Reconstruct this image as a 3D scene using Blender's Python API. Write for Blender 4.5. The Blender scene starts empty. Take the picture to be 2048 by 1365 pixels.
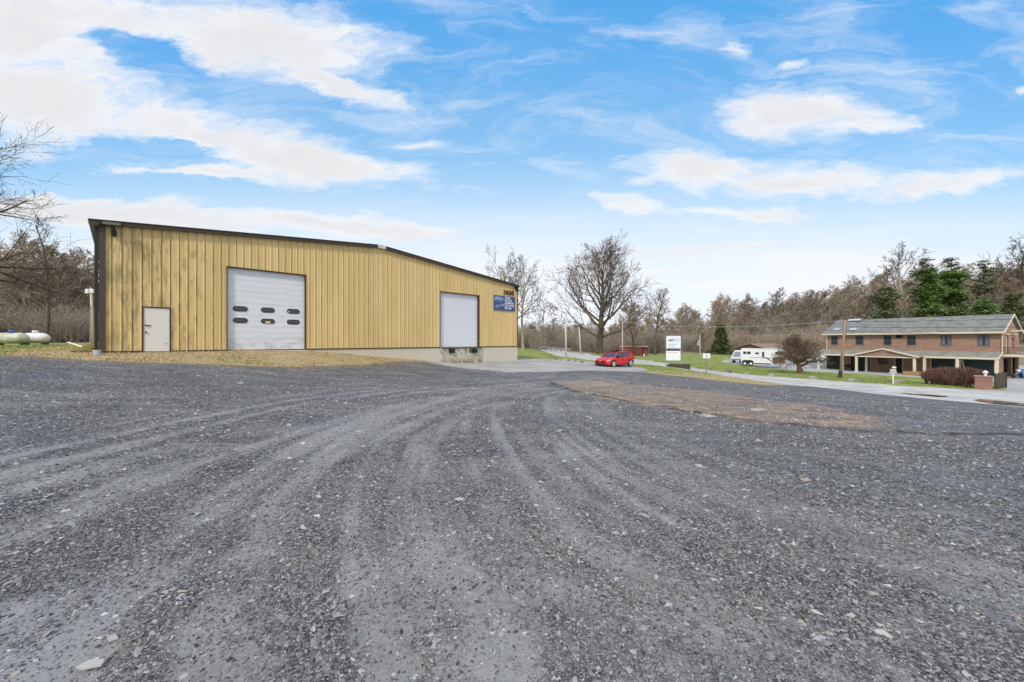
import bpy, bmesh, math, random
import numpy as np
from mathutils import Vector, Matrix
from mathutils.geometry import delaunay_2d_cdt
R = math.radians
sc = bpy.context.scene
# ------------------------------------------------------------ camera, world, sun, exposure
F = 780.0; CX = 1024.0; HY = 682.5; CAMZ = 1.6
cam_d = bpy.data.cameras.new('camera'); cam = bpy.data.objects.new('camera', cam_d)
sc.collection.objects.link(cam); sc.camera = cam
cam.location = (0, 0, CAMZ); cam.rotation_euler = (R(90), 0, 0)
cam_d.sensor_width = 36.0; cam_d.lens = 36.0 * F / 2048.0
cam_d.clip_start = 0.05; cam_d.clip_end = 3000
SUN_EL, SUN_AZ = 42.0, 200.0          # azimuth clockwise from +Y (camera forward): behind the camera, a little to the left
sun_d = bpy.data.lights.new('sun', 'SUN'); sun = bpy.data.objects.new('sun', sun_d)
sc.collection.objects.link(sun)
sun_d.energy = 2.3; sun_d.angle = R(7); sun_d.color = (1, .95, .88)
sv = Vector((math.sin(R(SUN_AZ)) * math.cos(R(SUN_EL)), math.cos(R(SUN_AZ)) * math.cos(R(SUN_EL)), math.sin(R(SUN_EL))))
sun.rotation_euler = sv.to_track_quat('Z', 'Y').to_euler()
sun.location = (0, -20, 40)
vs = sc.view_settings
vs.view_transform = 'Standard'; vs.look = 'None'; vs.exposure = 0.15; vs.gamma = 1.0
vs.use_curve_mapping = False

class NT:
    """tiny helper to write node trees"""
    def __init__(s, tree): s.t = tree; s.n = tree.nodes; s.l = tree.links
    def node(s, typ, **kw):
        n = s.n.new(typ)
        for k, v in kw.items():
            if k == 'ins':
                for a, b in v.items(): s.put(n.inputs[a], b)
            else: setattr(n, k, v)
        return n
    def put(s, sock, v):
        if isinstance(v, bpy.types.NodeSocket): s.l.new(v, sock)
        elif isinstance(v, bpy.types.Node): s.l.new(v.outputs[0], sock)
        else:
            if sock.type == 'RGBA' and hasattr(v, '__len__') and len(v) == 3: v = (*v, 1)
            sock.default_value = v
    def m(s, op, a, b=None, c=None, clamp=False):
        n = s.n.new('ShaderNodeMath'); n.operation = op; n.use_clamp = clamp
        s.put(n.inputs[0], a)
        if b is not None: s.put(n.inputs[1], b)
        if c is not None: s.put(n.inputs[2], c)
        return n.outputs[0]
    def mix(s, fac, a, b, typ='MIX'):
        n = s.n.new('ShaderNodeMix'); n.data_type = 'RGBA'; n.blend_type = typ; n.clamp_factor = True
        s.put(n.inputs[0], fac); s.put(n.inputs[6], a); s.put(n.inputs[7], b)
        return n.outputs[2]
    def ramp(s, fac, lo, hi, a=0.0, b=1.0):
        n = s.n.new('ShaderNodeMapRange'); n.interpolation_type = 'SMOOTHSTEP'
        for i, v in enumerate((fac, lo, hi, a, b)): s.put(n.inputs[i], v)
        return n.outputs[0]
    def noise(s, vec, scale, detail=4, rough=.55, dist=0.0, dim='3D'):
        n = s.n.new('ShaderNodeTexNoise'); n.noise_dimensions = dim
        if vec is not None: s.put(n.inputs['Vector'], vec)
        n.inputs['Scale'].default_value = scale; n.inputs['Detail'].default_value = detail
        n.inputs['Roughness'].default_value = rough; n.inputs['Distortion'].default_value = dist
        return n.outputs[0]
    def vmul(s, vec, xyz, add=(0, 0, 0)):
        n = s.n.new('ShaderNodeMapping'); s.put(n.inputs[0], vec); n.inputs[3].default_value = xyz; n.inputs[1].default_value = add
        return n.outputs[0]
    def attr(s, name, out='Fac'):
        n = s.n.new('ShaderNodeAttribute'); n.attribute_name = name
        return n.outputs[out]

world = bpy.data.worlds.new("World"); sc.world = world; world.use_nodes = True
def build_world():
    t = NT(world.node_tree); t.n.clear()
    tc = t.node('ShaderNodeTexCoord')
    sep = t.node('ShaderNodeSeparateXYZ', ins={0: tc.outputs['Generated']})
    x, y, z = sep.outputs
    ay = t.m('MAXIMUM', t.m('ABSOLUTE', y), .12)
    u = t.m('DIVIDE', x, ay); v = t.m('DIVIDE', z, ay)           # tangent coordinates of the sky direction
    uv = t.node('ShaderNodeCombineXYZ', ins={0: u, 1: v, 2: 0.0}).outputs[0]
    # domain warp
    nz = t.node('ShaderNodeTexNoise', ins={'Vector': t.vmul(uv, (1, 2.6, 1)), 'Scale': 2.2, 'Detail': 7.0, 'Roughness': .62})
    off = t.node('ShaderNodeVectorMath', operation='SUBTRACT', ins={0: nz.outputs['Color'], 1: (.5, .5, .5)})
    off = t.node('ShaderNodeVectorMath', operation='MULTIPLY', ins={0: off.outputs[0], 1: (.46, .17, 0)})
    wuv = t.node('ShaderNodeVectorMath', operation='ADD', ins={0: uv, 1: off.outputs[0]})
    ws = t.node('ShaderNodeSeparateXYZ', ins={0: wuv.outputs[0]})
    wu, wv = ws.outputs[0], ws.outputs[1]
    def blob(cx, cy, rx, ry, rot=0):
        cu = (cx - CX) / F; cv = (HY - cy) / F; a = R(rot)
        du = t.m('SUBTRACT', wu, cu); dv = t.m('SUBTRACT', wv, cv)
        p = t.m('MULTIPLY_ADD', du, math.cos(a), t.m('MULTIPLY', dv, -math.sin(a)))
        q = t.m('MULTIPLY_ADD', du, math.sin(a), t.m('MULTIPLY', dv, math.cos(a)))
        p = t.m('MULTIPLY', p, F / rx); q = t.m('MULTIPLY', q, F / ry)
        l = t.m('SQRT', t.m('MULTIPLY_ADD', p, p, t.m('MULTIPLY', q, q)))
        return t.m('SUBTRACT', 1.0, l)
    bl = [(60, 50, 430, 100, 0), (470, 70, 330, 88, 8), (650, 150, 200, 34, 22), (30, 190, 330, 120, 2), (440, 270, 380, 66, 15),
          (660, 328, 210, 42, 8), (470, 348, 280, 34, 3), (190, 425, 540, 50, 5), (640, 450, 380, 36, 5), (1610, 222, 195, 66, 8),
          (1720, 250, 120, 36, -8), (1400, 335, 220, 60, 2), (1590, 355, 230, 50, 0), (1250, 405, 150, 46, 8), (1900, 368, 400, 46, -4),
          (1500, 425, 360, 40, 0), (2040, 155, 60, 22, -10), (840, 275, 110, 26, 4), (1000, 505, 240, 18, -2), (1400, 500, 420, 22, -2),
          (1480, 90, 90, 34, 20), (1600, 120, 120, 22, 0)]
    wgt = [0, 0, -.1, 0, 0, 0, -.1, 0, 0, -.15, -.25, -.15, -.2, -.35, -.35, -.45, -.4, -.5, -.4, -.3, -.62, -.65]
    f = None
    for b, w in zip(bl, wgt):
        q = blob(*b)
        if w: q = t.m('ADD', q, w)
        if f is None: f = q
        else:
            n = t.n.new('ShaderNodeMath'); n.operation = 'SMOOTH_MAX'
            t.put(n.inputs[0], f); t.put(n.inputs[1], q); n.inputs[2].default_value = .18; f = n.outputs[0]
    hole = t.m('ADD', blob(325, 292, 165, 30, 3), .1)
    hole2 = t.m('MAXIMUM', t.m('ADD', blob(265, 92, 190, 30, 16), .0), t.m('ADD', blob(200, 362, 420, 17, 1), .1))
    hole = t.m('MAXIMUM', t.m('MULTIPLY_ADD', t.m('SUBTRACT', t.noise(t.vmul(uv, (1, 2.2, 1)), 7, 7, .65, .5), .5), 2.4, hole), t.m('SUBTRACT', hole2, .1))
    f = t.m('SUBTRACT', f, t.m('MULTIPLY', t.ramp(hole, -.5, .9), .9))
    fine = t.noise(t.vmul(wuv.outputs[0], (1, 2.4, 1)), 5.5, 7, .62, .3)
    f2 = t.m('MULTIPLY_ADD', t.m('SUBTRACT', fine, .5), .95, f)
    wisp = t.noise(t.vmul(wuv.outputs[0], (1, 3.0, 1), (5, 2, 0)), 13, 8, .66, .8)
    dens = t.m('MULTIPLY', t.ramp(t.m('MULTIPLY_ADD', t.m('SUBTRACT', wisp, .5), .55, f2), -.26, .55), t.m('MULTIPLY_ADD', wisp, .35, .80), clamp=True)
    # thin high streaks
    st = t.noise(t.vmul(wuv.outputs[0], (.8, 3.4, 1), (3.1, 1.7, 0)), 2.6, 7, .64, .9)
    st = t.m('MULTIPLY', t.ramp(st, .42, .82), .62)
    dens = t.m('MAXIMUM', dens, st)
    # low white veil near the horizon
    el = v
    veil = t.ramp(el, .50, .13)
    nv = t.noise(t.vmul(uv, (.6, 5, 1)), 3.0, 6, .6, .5)
    veil = t.m('MULTIPLY', veil, t.m('MULTIPLY_ADD', nv, .9, .50), clamp=True)
    dens_all = t.m('MAXIMUM', dens, veil)
    # unseen sky overhead and behind: cloud cover added to neutralise the blue light
    ov = t.ramp(t.m('ADD', v, t.m('MULTIPLY_ADD', fine, .5, -.25)), 1.0, 1.5); bk = t.ramp(y, .12, -.2)
    dens_all = t.m('MAXIMUM', dens_all, t.m('MULTIPLY', t.m('MAXIMUM', ov, bk), .88))
    sky = t.node('ShaderNodeTexSky', sky_type='NISHITA', sun_disc=False, sun_elevation=R(SUN_EL), sun_rotation=R(SUN_AZ), air_density=1.0, dust_density=.6, ozone_density=1.2)
    grad = t.mix(t.ramp(el, .02, .90), (5.0, 7.9, 9.7), (.95, 4.3, 9.0))
    blue = t.mix(.75, t.mix(1.0, sky.outputs[0], (1.1, 1.25, 1.45), 'MULTIPLY'), grad)
    soft = t.noise(t.vmul(wuv.outputs[0], (1, 2.0, 1)), 2.4, 5, .5)
    shade = t.ramp(t.m('ADD', f2, t.m('MULTIPLY_ADD', soft, .9, -.45)), .05, .85)
    cloud = t.mix(shade, (8.4, 8.65, 9.1), (7.5, 7.48, 7.6))
    cloud = t.mix(t.ramp(el, .25, .0), cloud, (8.6, 8.9, 9.5))
    col = t.mix(dens_all, blue, cloud)
    # below the horizon: dull ground light
    col = t.mix(t.ramp(z, -.01, -.06), col, (1.2, 1.2, 1.2))
    bg = t.node('ShaderNodeBackground', ins={0: col, 1: .1})
    out = t.node('ShaderNodeOutputWorld', ins={0: bg.outputs[0]})
build_world()

# ------------------------------------------------------------ helpers
COL = sc.collection
def tag(o, label=None, cat=None, group=None, kind=None):
    if label: o['label'] = label
    if cat: o['category'] = cat
    if group: o['group'] = group
    if kind: o['kind'] = kind
    return o
def empty(name, loc, rz=0, label=None, cat=None, group=None):
    o = bpy.data.objects.new(name, None); COL.objects.link(o); o.empty_display_size = .3
    o.location = loc; o.rotation_euler = (0, 0, rz)
    return tag(o, label, cat, group)
def mesh_obj(name, me, mat=None, parent=None):
    o = bpy.data.objects.new(name, me); COL.objects.link(o)
    if mat is not None and not me.materials: me.materials.append(mat)
    if parent: o.parent = parent
    return o
def np_mesh(name, V, Fc, mat, parent=None, smooth=False, attrs=None):
    """V (n,3), Fc (m,k) arrays with constant k"""
    V = np.asarray(V, dtype=np.float32); Fc = np.asarray(Fc, dtype=np.int32)
    me = bpy.data.meshes.new(name)
    me.vertices.add(len(V)); me.vertices.foreach_set('co', V.ravel())
    m, k = Fc.shape
    me.loops.add(m * k); me.loops.foreach_set('vertex_index', Fc.ravel())
    me.polygons.add(m)
    me.polygons.foreach_set('loop_start', np.arange(0, m * k, k, dtype=np.int32))
    me.polygons.foreach_set('loop_total', np.full(m, k, dtype=np.int32))
    me.polygons.foreach_set('use_smooth', np.full(m, smooth, dtype=bool))
    me.update(calc_edges=True)
    for nm, arr in (attrs or {}).items():
        a = me.attributes.new(nm, 'FLOAT', 'POINT'); a.data.foreach_set('value', np.asarray(arr, dtype=np.float32))
    return mesh_obj(name, me, mat, parent)
class MB:
    def __init__(s): s.v = []; s.f = []
    def add(s, vs_, fs):
        b = len(s.v); s.v += [tuple(p) for p in vs_]; s.f += [tuple(i + b for i in f) for f in fs]; return s
    def box(s, x0, x1, y0, y1, z0, z1, M=None):
        vs_ = [(x, y, z) for z in (z0, z1) for y in (y0, y1) for x in (x0, x1)]
        if M is not None: vs_ = [M @ Vector(p) for p in vs_]
        return s.add(vs_, [(0, 2, 3, 1), (4, 5, 7, 6), (0, 1, 5, 4), (2, 6, 7, 3), (0, 4, 6, 2), (1, 3, 7, 5)])
    def tube(s, p0, p1, r0, r1=None, n=8, cap=True):
        p0 = Vector(p0); p1 = Vector(p1); r1 = r0 if r1 is None else r1
        q = (p1 - p0).to_track_quat('Z', 'Y'); b = []
        for p, r in ((p0, r0), (p1, r1)):
            for k in range(n):
                a = 2 * math.pi * k / n; b.append(p + q @ Vector((math.cos(a) * r, math.sin(a) * r, 0)))
        fs = [(k, (k + 1) % n, n + (k + 1) % n, n + k) for k in range(n)]
        if cap: fs += [tuple(range(n - 1, -1, -1)), tuple(range(n, 2 * n))]
        return s.add(b, fs)
    def path(s, pts, r, n=6):
        for a, b in zip(pts, pts[1:]): s.tube(a, b, r, r, n)
        return s
    def prism(s, poly, axis, a0, a1, M=None):
        """poly 2-d; axis 'x','y','z' is the extrusion axis from a0 to a1"""
        def mk(p, a):
            v = {'x': (a, p[0], p[1]), 'y': (p[0], a, p[1]), 'z': (p[0], p[1], a)}[axis]
            return M @ Vector(v) if M is not None else v
        n = len(poly)
        vs_ = [mk(p, a0) for p in poly] + [mk(p, a1) for p in poly]
        return s.add(vs_, [tuple(range(n - 1, -1, -1)), tuple(range(n, 2 * n))] + [(k, (k + 1) % n, n + (k + 1) % n, n + k) for k in range(n)])
    def loft(s, rings, close=True, cap=True):
        n = len(rings[0]); vs_ = [p for r in rings for p in r]; fs = []
        for i in range(len(rings) - 1):
            for k in range(n if close else n - 1):
                fs.append((i * n + k, i * n + (k + 1) % n, (i + 1) * n + (k + 1) % n, (i + 1) * n + k))
        if cap: fs += [tuple(range(n - 1, -1, -1)), tuple((len(rings) - 1) * n + k for k in range(n))]
        return s.add(vs_, fs)
    def lathe(s, prof, c=(0, 0, 0), n=16, axis='z'):
        rings = []
        for r, h in prof:
            ring = []
            for k in range(n):
                a = 2 * math.pi * k / n; u, v = math.cos(a) * r, math.sin(a) * r
                p = {'z': (u, v, h), 'x': (h, u, v), 'y': (u, h, v)}[axis]
                ring.append((p[0] + c[0], p[1] + c[1], p[2] + c[2]))
            rings.append(ring)
        return s.loft(rings)
    def build(s, name, mat, parent=None, smooth=False, bevel=0, fixn=True):
        me = bpy.data.meshes.new(name); me.from_pydata([tuple(p) for p in s.v], [], s.f)
        bm = bmesh.new(); bm.from_mesh(me)
        if fixn: bmesh.ops.recalc_face_normals(bm, faces=bm.faces)
        if bevel: bmesh.ops.bevel(bm, geom=[e for e in bm.edges if len(e.link_faces) == 2 and e.calc_face_angle(0) > .6], offset=bevel, segments=2, affect='EDGES', clamp_overlap=True)
        bm.to_mesh(me); bm.free()
        if smooth:
            me.polygons.foreach_set('use_smooth', np.ones(len(me.polygons), dtype=bool))
            if smooth == 'auto': me.set_sharp_from_angle(angle=R(35))
        return mesh_obj(name, me, mat, parent)

MATS = {}
def mat(name, col, rough=.7, metal=0.0, var=.0, vscale=3.0, bump=0.0, bscale=20.0, col2=None, spec=.4, coat=0.0, stretch=(1, 1, 1), alpha=None, emit=None):
    if name in MATS: return MATS[name]
    m = bpy.data.materials.new(name); m.use_nodes = True; t = NT(m.node_tree)
    p = t.n['Principled BSDF']; p.inputs['Roughness'].default_value = rough; p.inputs['Metallic'].default_value = metal
    p.inputs['Specular IOR Level'].default_value = spec; p.inputs['Coat Weight'].default_value = coat
    tc = t.node('ShaderNodeTexCoord').outputs['Object']; v = t.vmul(tc, stretch)
    c = (*col, 1)
    if var or col2:
        n = t.noise(v, vscale, 5, .6)
        if col2: c = t.mix(t.ramp(n, .35, .65), c, (*col2, 1))
        if var:
            n2 = t.noise(v, vscale * 3.1, 4, .6)
            g = t.m('MULTIPLY_ADD', n2, 2 * var, 1 - var)
            cc = t.node('ShaderNodeCombineColor', ins={0: g, 1: g, 2: g}).outputs[0]
            c = t.mix(1.0, c, cc, 'MULTIPLY')
    t.put(p.inputs['Base Color'], c)
    if bump:
        b = t.node('ShaderNodeBump', ins={'Strength': bump, 'Distance': .02, 'Height': t.noise(v, bscale, 5, .6)})
        t.put(p.inputs['Normal'], b.outputs[0])
    if alpha is not None: p.inputs['Alpha'].default_value = alpha
    MATS[name] = m; return m

def text_mesh(name, body, size, mat_, parent, loc, rot, ext=.004, align='LEFT', shear=0.0, sx=1.0, bold=0.0):
    cu = bpy.data.curves.new(name, 'FONT'); cu.body = body; cu.size = size; cu.extrude = ext; cu.align_x = align; cu.shear = shear; cu.offset = bold
    cu.resolution_u = 3
    o = bpy.data.objects.new(name + '_tmp', cu); COL.objects.link(o)
    dg = bpy.context.evaluated_depsgraph_get()
    me = bpy.data.meshes.new_from_object(o.evaluated_get(dg)); COL.objects.unlink(o); bpy.data.objects.remove(o)
    me.materials.clear(); me.materials.append(mat_)
    o = mesh_obj(name, me, None, parent); o.location = loc; o.rotation_euler = rot; o.scale = (sx, 1, 1)
    return o

# ------------------------------------------------------------ numpy noise
def _h(ix, iy, s):
    n = (ix.astype(np.int64) * 374761393 + iy.astype(np.int64) * 668265263 + s * 1274126177) & 0x7fffffff
    n = ((n ^ (n >> 13)) * 1274126177) & 0x7fffffff
    return ((n ^ (n >> 16)) & 0xffff) / 65535.0
def vnoise(x, y, s=0):
    x = np.asarray(x, float); y = np.asarray(y, float)
    ix = np.floor(x); iy = np.floor(y); fx = x - ix; fy = y - iy
    fx = fx * fx * (3 - 2 * fx); fy = fy * fy * (3 - 2 * fy); ix = ix.astype(np.int64); iy = iy.astype(np.int64)
    return (_h(ix, iy, s) * (1 - fx) + _h(ix + 1, iy, s) * fx) * (1 - fy) + (_h(ix, iy + 1, s) * (1 - fx) + _h(ix + 1, iy + 1, s) * fx) * fy
def fbm(x, y, s=0, o=4):
    r = 0; a = .5; t = 0
    for k in range(o):
        r = r + a * vnoise(x * 2 ** k, y * 2 ** k, s + k); t += a; a *= .55
    return r / t

# ------------------------------------------------------------ terrain
def W(px, D, z=None, py=None):
    if z is None: z = CAMZ - (py - HY) * D / F
    return ((px - CX) / F * D, D, z)
CTRL = [(0, 0, 0), (-4, -6, 0), (6, -6, -.1), (-30, -10, .5), (40, -10, -1.6), (0, 5, -.03), (-6, 6, .12), (7, 6, -.22), (0, 10, -.06), (-9, 10, .36), (10, 10, -.45),
        (0, -60, 0), (-90, -40, 1), (110, -40, -3)]
for px, py, D in [(205, 706, 16.97), (330, 705, 18.4), (450, 702, 20.1), (612, 700, 22.9), (700, 707, 24.6), (820, 718, 27.6), (900, 726.5, 30.1), (958, 726, 31.9), (1035, 720, 35.4),
                  (0, 716, 14), (130, 722, 14.5), (300, 730, 14), (450, 740, 15), (600, 747, 17), (780, 737, 23.5), (930, 738, 25), (1000, 746, 24),
                  (0, 700, 20), (60, 690, 36), (120, 690, 60), (185, 691, 34), (0, 684, 80),
                  (1225, 735, 37), (1100, 722, 40), (1035, 700, 60), (1109, 711, 52), (1190, 716, 60), (1085, 700, 82), (1140, 706, 78), (1200, 708, 73),
                  (1345, 733, 42), (1413, 745, 38), (1372, 739, 46), (1300, 726, 52), (1300, 742, 33), (1500, 770, 27), (1450, 752, 40), (1400, 718, 80), (1250, 713, 104), (1442, 708, 100),
                  (1540, 735, 66), (1600, 748, 51), (1680, 757, 43), (1680, 777, 33), (1787, 767, 36), (1960, 779, 33), (2048, 808, 24), (1620, 728, 78), (1800, 790, 29)]:
    CTRL.append(W(px, D, py=py))
CTRL += [(49.9, 63.1, -2.95), (58.4, 46.8, -2.95), (62, 50, -2.95), (68, 60, -2.95), (60, 70, -2.9), (75, 45, -2.9), (60, 36, -2.8), (55, 25, -2.6),
         W(1300, 150, -2.0), W(1600, 150, -.5), W(1850, 140, 2.5), W(2048, 125, 4.5), W(2300, 120, 5), W(1900, 95, -2), W(1600, 100, -2.6), W(1450, 130, -2.2), W(1100, 140, -.5), W(900, 150, 0), W(1300, 220, 1), W(1600, 230, 5), W(1900, 220, 12),
         (-60, 60, 1.5), (-120, 90, 3), (-60, 150, 3), (0, 260, 4), (-200, 200, 8), (-30, 60, 1.2), (-14, 42, 1.1), (110, 110, 3), (200, 60, 3), (-120, 0, 2), (260, 260, 18), (60, 300, 6), (-10, 90, .6), (400, 100, 20), (-350, 100, 10), (-300, 400, 15), (100, 500, 12), (500, 500, 25)]
_P = np.array([(a, b) for a, b, c in CTRL]); _Z = np.array([c for a, b, c in CTRL])
def _phi(d): return np.sqrt(d * d + 16.0)
_A = _phi(np.linalg.norm(_P[:, None] - _P[None], axis=2)) - 1e-9
_n = len(_P)
_A2 = np.zeros((_n + 1, _n + 1)); _A2[:_n, :_n] = _A + np.eye(_n) * -.35; _A2[:_n, _n] = 1; _A2[_n, :_n] = 1
_w = np.linalg.solve(_A2, np.append(_Z, 0))
def TZ(x, y):
    x = np.atleast_1d(np.asarray(x, float)); y = np.atleast_1d(np.asarray(y, float)); out = np.empty(len(x))
    for i in range(0, len(x), 20000):
        d = np.hypot(x[i:i + 20000, None] - _P[None, :, 0], y[i:i + 20000, None] - _P[None, :, 1])
        out[i:i + 20000] = _phi(d) @ _w[:_n] + _w[_n]
    return out
def tz(x, y): return float(TZ(x, y)[0])
_Ds = np.concatenate([np.linspace(1.2, 20, 900), np.linspace(20, 140, 1600), np.linspace(140, 400, 300)])
def G(px, py, dmin=0, dmax=400):
    """ground point seen at a photo pixel"""
    D = _Ds[(_Ds > dmin) & (_Ds < dmax)]; x = (px - CX) / F * D; ray = CAMZ - (py - HY) * D / F
    g = TZ(x, D) - ray; idx = np.where((g[1:] >= 0) & (g[:-1] < 0))[0]
    if len(idx) == 0: i = int(np.argmin(abs(g)))
    else: i = idx[0] + 1
    return (float(x[i]), float(D[i]))
def at(px, D): x = (px - CX) / F * D; return (x, D, tz(x, D))

# ------------------------------------------------------------ warehouse frame
WD = (.705, .709); _nl = math.hypot(*WD); WD = (WD[0] / _nl, WD[1] / _nl)
WP = (-17.5, 17.3)
def wall_s(px, off=0.0):
    """distance along the warehouse front (offset off into the building) at photo column px"""
    k = (px - CX) / F; ox, oy = WP[0] - WD[1] * off, WP[1] + WD[0] * off
    return (k * oy - ox) / (WD[0] - k * WD[1])
S0 = wall_s(200); SLAB = 1.14
WO = (WP[0] + WD[0] * S0, WP[1] + WD[1] * S0)
WANG = math.atan2(WD[1], WD[0])
def wx(px): return wall_s(px) - S0
def wz(px, py):
    D = WO[1] + WD[1] * wx(px); return CAMZ - (py - HY) * D / F - SLAB
def w2w(x, y): return (WO[0] + WD[0] * x - WD[1] * y, WO[1] + WD[1] * x + WD[0] * y)

# ------------------------------------------------------------ ground regions
rng = np.random.default_rng(5)
def wiggle(poly, amp=.12, step=.5, maxr=140):
    """subdivide a closed world polygon and roughen its edge"""
    out = []
    n = len(poly)
    for i in range(n):
        a = np.array(poly[i]); b = np.array(poly[(i + 1) % n]); L = np.linalg.norm(b - a); st = max(step, np.linalg.norm((a + b) / 2) * .012)
        k = max(1, int(L / st)); d = (b - a) / max(L, 1e-6); nrm = np.array((-d[1], d[0]))
        for j in range(k):
            p = a + (b - a) * j / k
            if np.linalg.norm(p) < maxr and j > 0:
                w = (fbm(np.array([p[0] * 1.3]), np.array([p[1] * 1.3]), 7, 3)[0] - .5) * 2 * amp * (1 + np.linalg.norm(p) * .02)
                p = p + nrm * w
            out.append((float(p[0]), float(p[1])))
    return out
gl = [(-60, 9), (-30, 12)] + [G(*p) for p in [(0, 712), (70, 713.5), (140, 718), (220, 721.5), (300, 725), (420, 729), (500, 732), (600, 734), (700, 730.5), (770, 725.5), (805, 722.5), (850, 724)]]
g_ap = [G(*p) for p in [(905, 734), (960, 740), (1010, 744.5), (1080, 745), (1160, 742), (1235, 742.5), (1282, 744.5)]]
g_vg = [G(*p) for p in [(1340, 752), (1400, 757), (1470, 765), (1530, 771), (1566, 770)]]
g_rd = [G(*p) for p in [(1620, 773), (1700, 782), (1800, 793), (1900, 802), (2048, 815)]]
gravel_poly = gl + g_ap + g_vg + g_rd + [(44, 18), (60, 4), (75, -25), (-75, -25)]
ap_back = [w2w(wx(1036), -.02), w2w(wx(880), -.02), w2w(wx(855), -.02)]
a_far = [G(*p) for p in [(1300, 740.5), (1284, 736), (1262, 732), (1188, 725), (1130, 719), (1085, 717.5), (1050, 718)]]
apron_poly = [gl[-1]] + g_ap + a_far + ap_back
def offs(pts, w):
    out = []
    for i, p in enumerate(pts):
        a = np.array(pts[max(i - 1, 0)]); b = np.array(pts[min(i + 1, len(pts) - 1)]); d = (b - a) / np.linalg.norm(b - a)
        out.append((float(p[0] - d[1] * w), float(p[1] + d[0] * w)))
    return out
r_near = [(-2, 135), G(1060, 698, 60), G(1112, 712.5, 40), G(1188, 721.5, 42), G(1295, 730, 40), G(1345, 735.5, 40)] + [G(*p) for p in [(1372, 740), (1480, 757), (1566, 769.5)]] + g_rd + [(44, 18), (60, 6), (80, -25)]
r_far = [(5, 138), G(1128, 700.5, 60), G(1186, 711.5, 50), G(1300, 722, 45), G(1372, 734, 40), G(1480, 748), G(1600, 757), G(1700, 764.5), G(1800, 772.5), G(1900, 777), G(1985, 780.5), G(2048, 784), (60, 22), (72, 6), (92, -25)]
road_poly = r_near + r_far[::-1]
# parking in front of the house, driveway by the pier
pk_low = [G(1440, 724, 55), G(1480, 730, 50), G(1560, 738.5), G(1640, 744), G(1720, 748), G(1800, 753), G(1868, 756.5)]
pk = pk_low + [W(2006, 42, 0)[:2], W(2012, 37, 0)[:2], W(2008, 33, 0)[:2], G(2005, 781.3), G(2046, 783.6), (60, 22.4), (72, 8), (110, 8), (100, 70), (56, 92), W(1560, 92, 0)[:2], W(1450, 80, 0)[:2]]
# woodland floor
wood = [W(1228, 112, 0)[:2], W(1340, 112, 0)[:2], W(1480, 106, 0)[:2], W(1640, 96, 0)[:2], (90, 88), (115, 60), (150, 20), (520, 0), (600, 600), (-600, 600), (-600, 90), (-120, 52), (-56, 44), (-34, 52), (-14, 60), (2, 100), (12, 98), (20, 92)]
dirt_px = [(1108, 765), (1200, 761), (1290, 770), (1440, 786), (1520, 797), (1620, 808), (1720, 826), (1840, 858), (1760, 864), (1620, 852), (1540, 850), (1440, 834), (1330, 818), (1210, 798), (1140, 782)]
rut = [G(*p) for p in [(1100, 762), (1112, 771), (1150, 783), (1230, 797), (1330, 815), (1450, 832), (1560, 847), (1680, 858), (1850, 866), (2048, 868)]]
pathA = [G(*p) for p in [(-500, 1290), (0, 1085), (200, 1000), (400, 925), (560, 868), (700, 828), (820, 800), (930, 783), (1060, 772), (1180, 762)]]
pathB = [G(*p) for p in [(2000, 1520), (1700, 1330), (1400, 1160), (1180, 1020), (1090, 940), (1040, 880), (1015, 830), (1030, 796), (1100, 775)]]
pathC = [G(*p) for p in [(620, 1365), (600, 1200), (610, 1100), (660, 980), (740, 880), (860, 820), (980, 790), (1100, 775)]]
def seg_dist(X, Y, pts):
    """signed lateral distance and arclength to a polyline"""
    best = np.full(len(X), 1e9); sgn = np.zeros(len(X)); along = np.zeros(len(X)); acc = 0
    for a, b in zip(pts, pts[1:]):
        a = np.array(a); b = np.array(b); d = b - a; L = np.linalg.norm(d); d = d / L
        rx = X - a[0]; ry = Y - a[1]; t = np.clip(rx * d[0] + ry * d[1], 0, L)
        dx = rx - d[0] * t; dy = ry - d[1] * t; dist = np.hypot(dx, dy); c = d[0] * ry - d[1] * rx
        m = dist < best; best[m] = dist[m]; sgn[m] = np.sign(c[m]) * dist[m]; along[m] = acc + t[m]; acc += L
    return sgn, along
def in_poly(X, Y, poly):
    c = np.zeros(len(X), bool); n = len(poly); j = n - 1
    for i in range(n):
        xi, yi = poly[i]; xj, yj = poly[j]
        if yi != yj:
            m = ((yi > Y) != (yj > Y)) & (X < (xj - xi) * (Y - yi) / (yj - yi) + xi); c ^= m
        j = i
    return c
def poly_dist(X, Y, poly):
    s, _ = seg_dist(X, Y, list(poly) + [poly[0]]); return np.abs(s)
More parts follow.
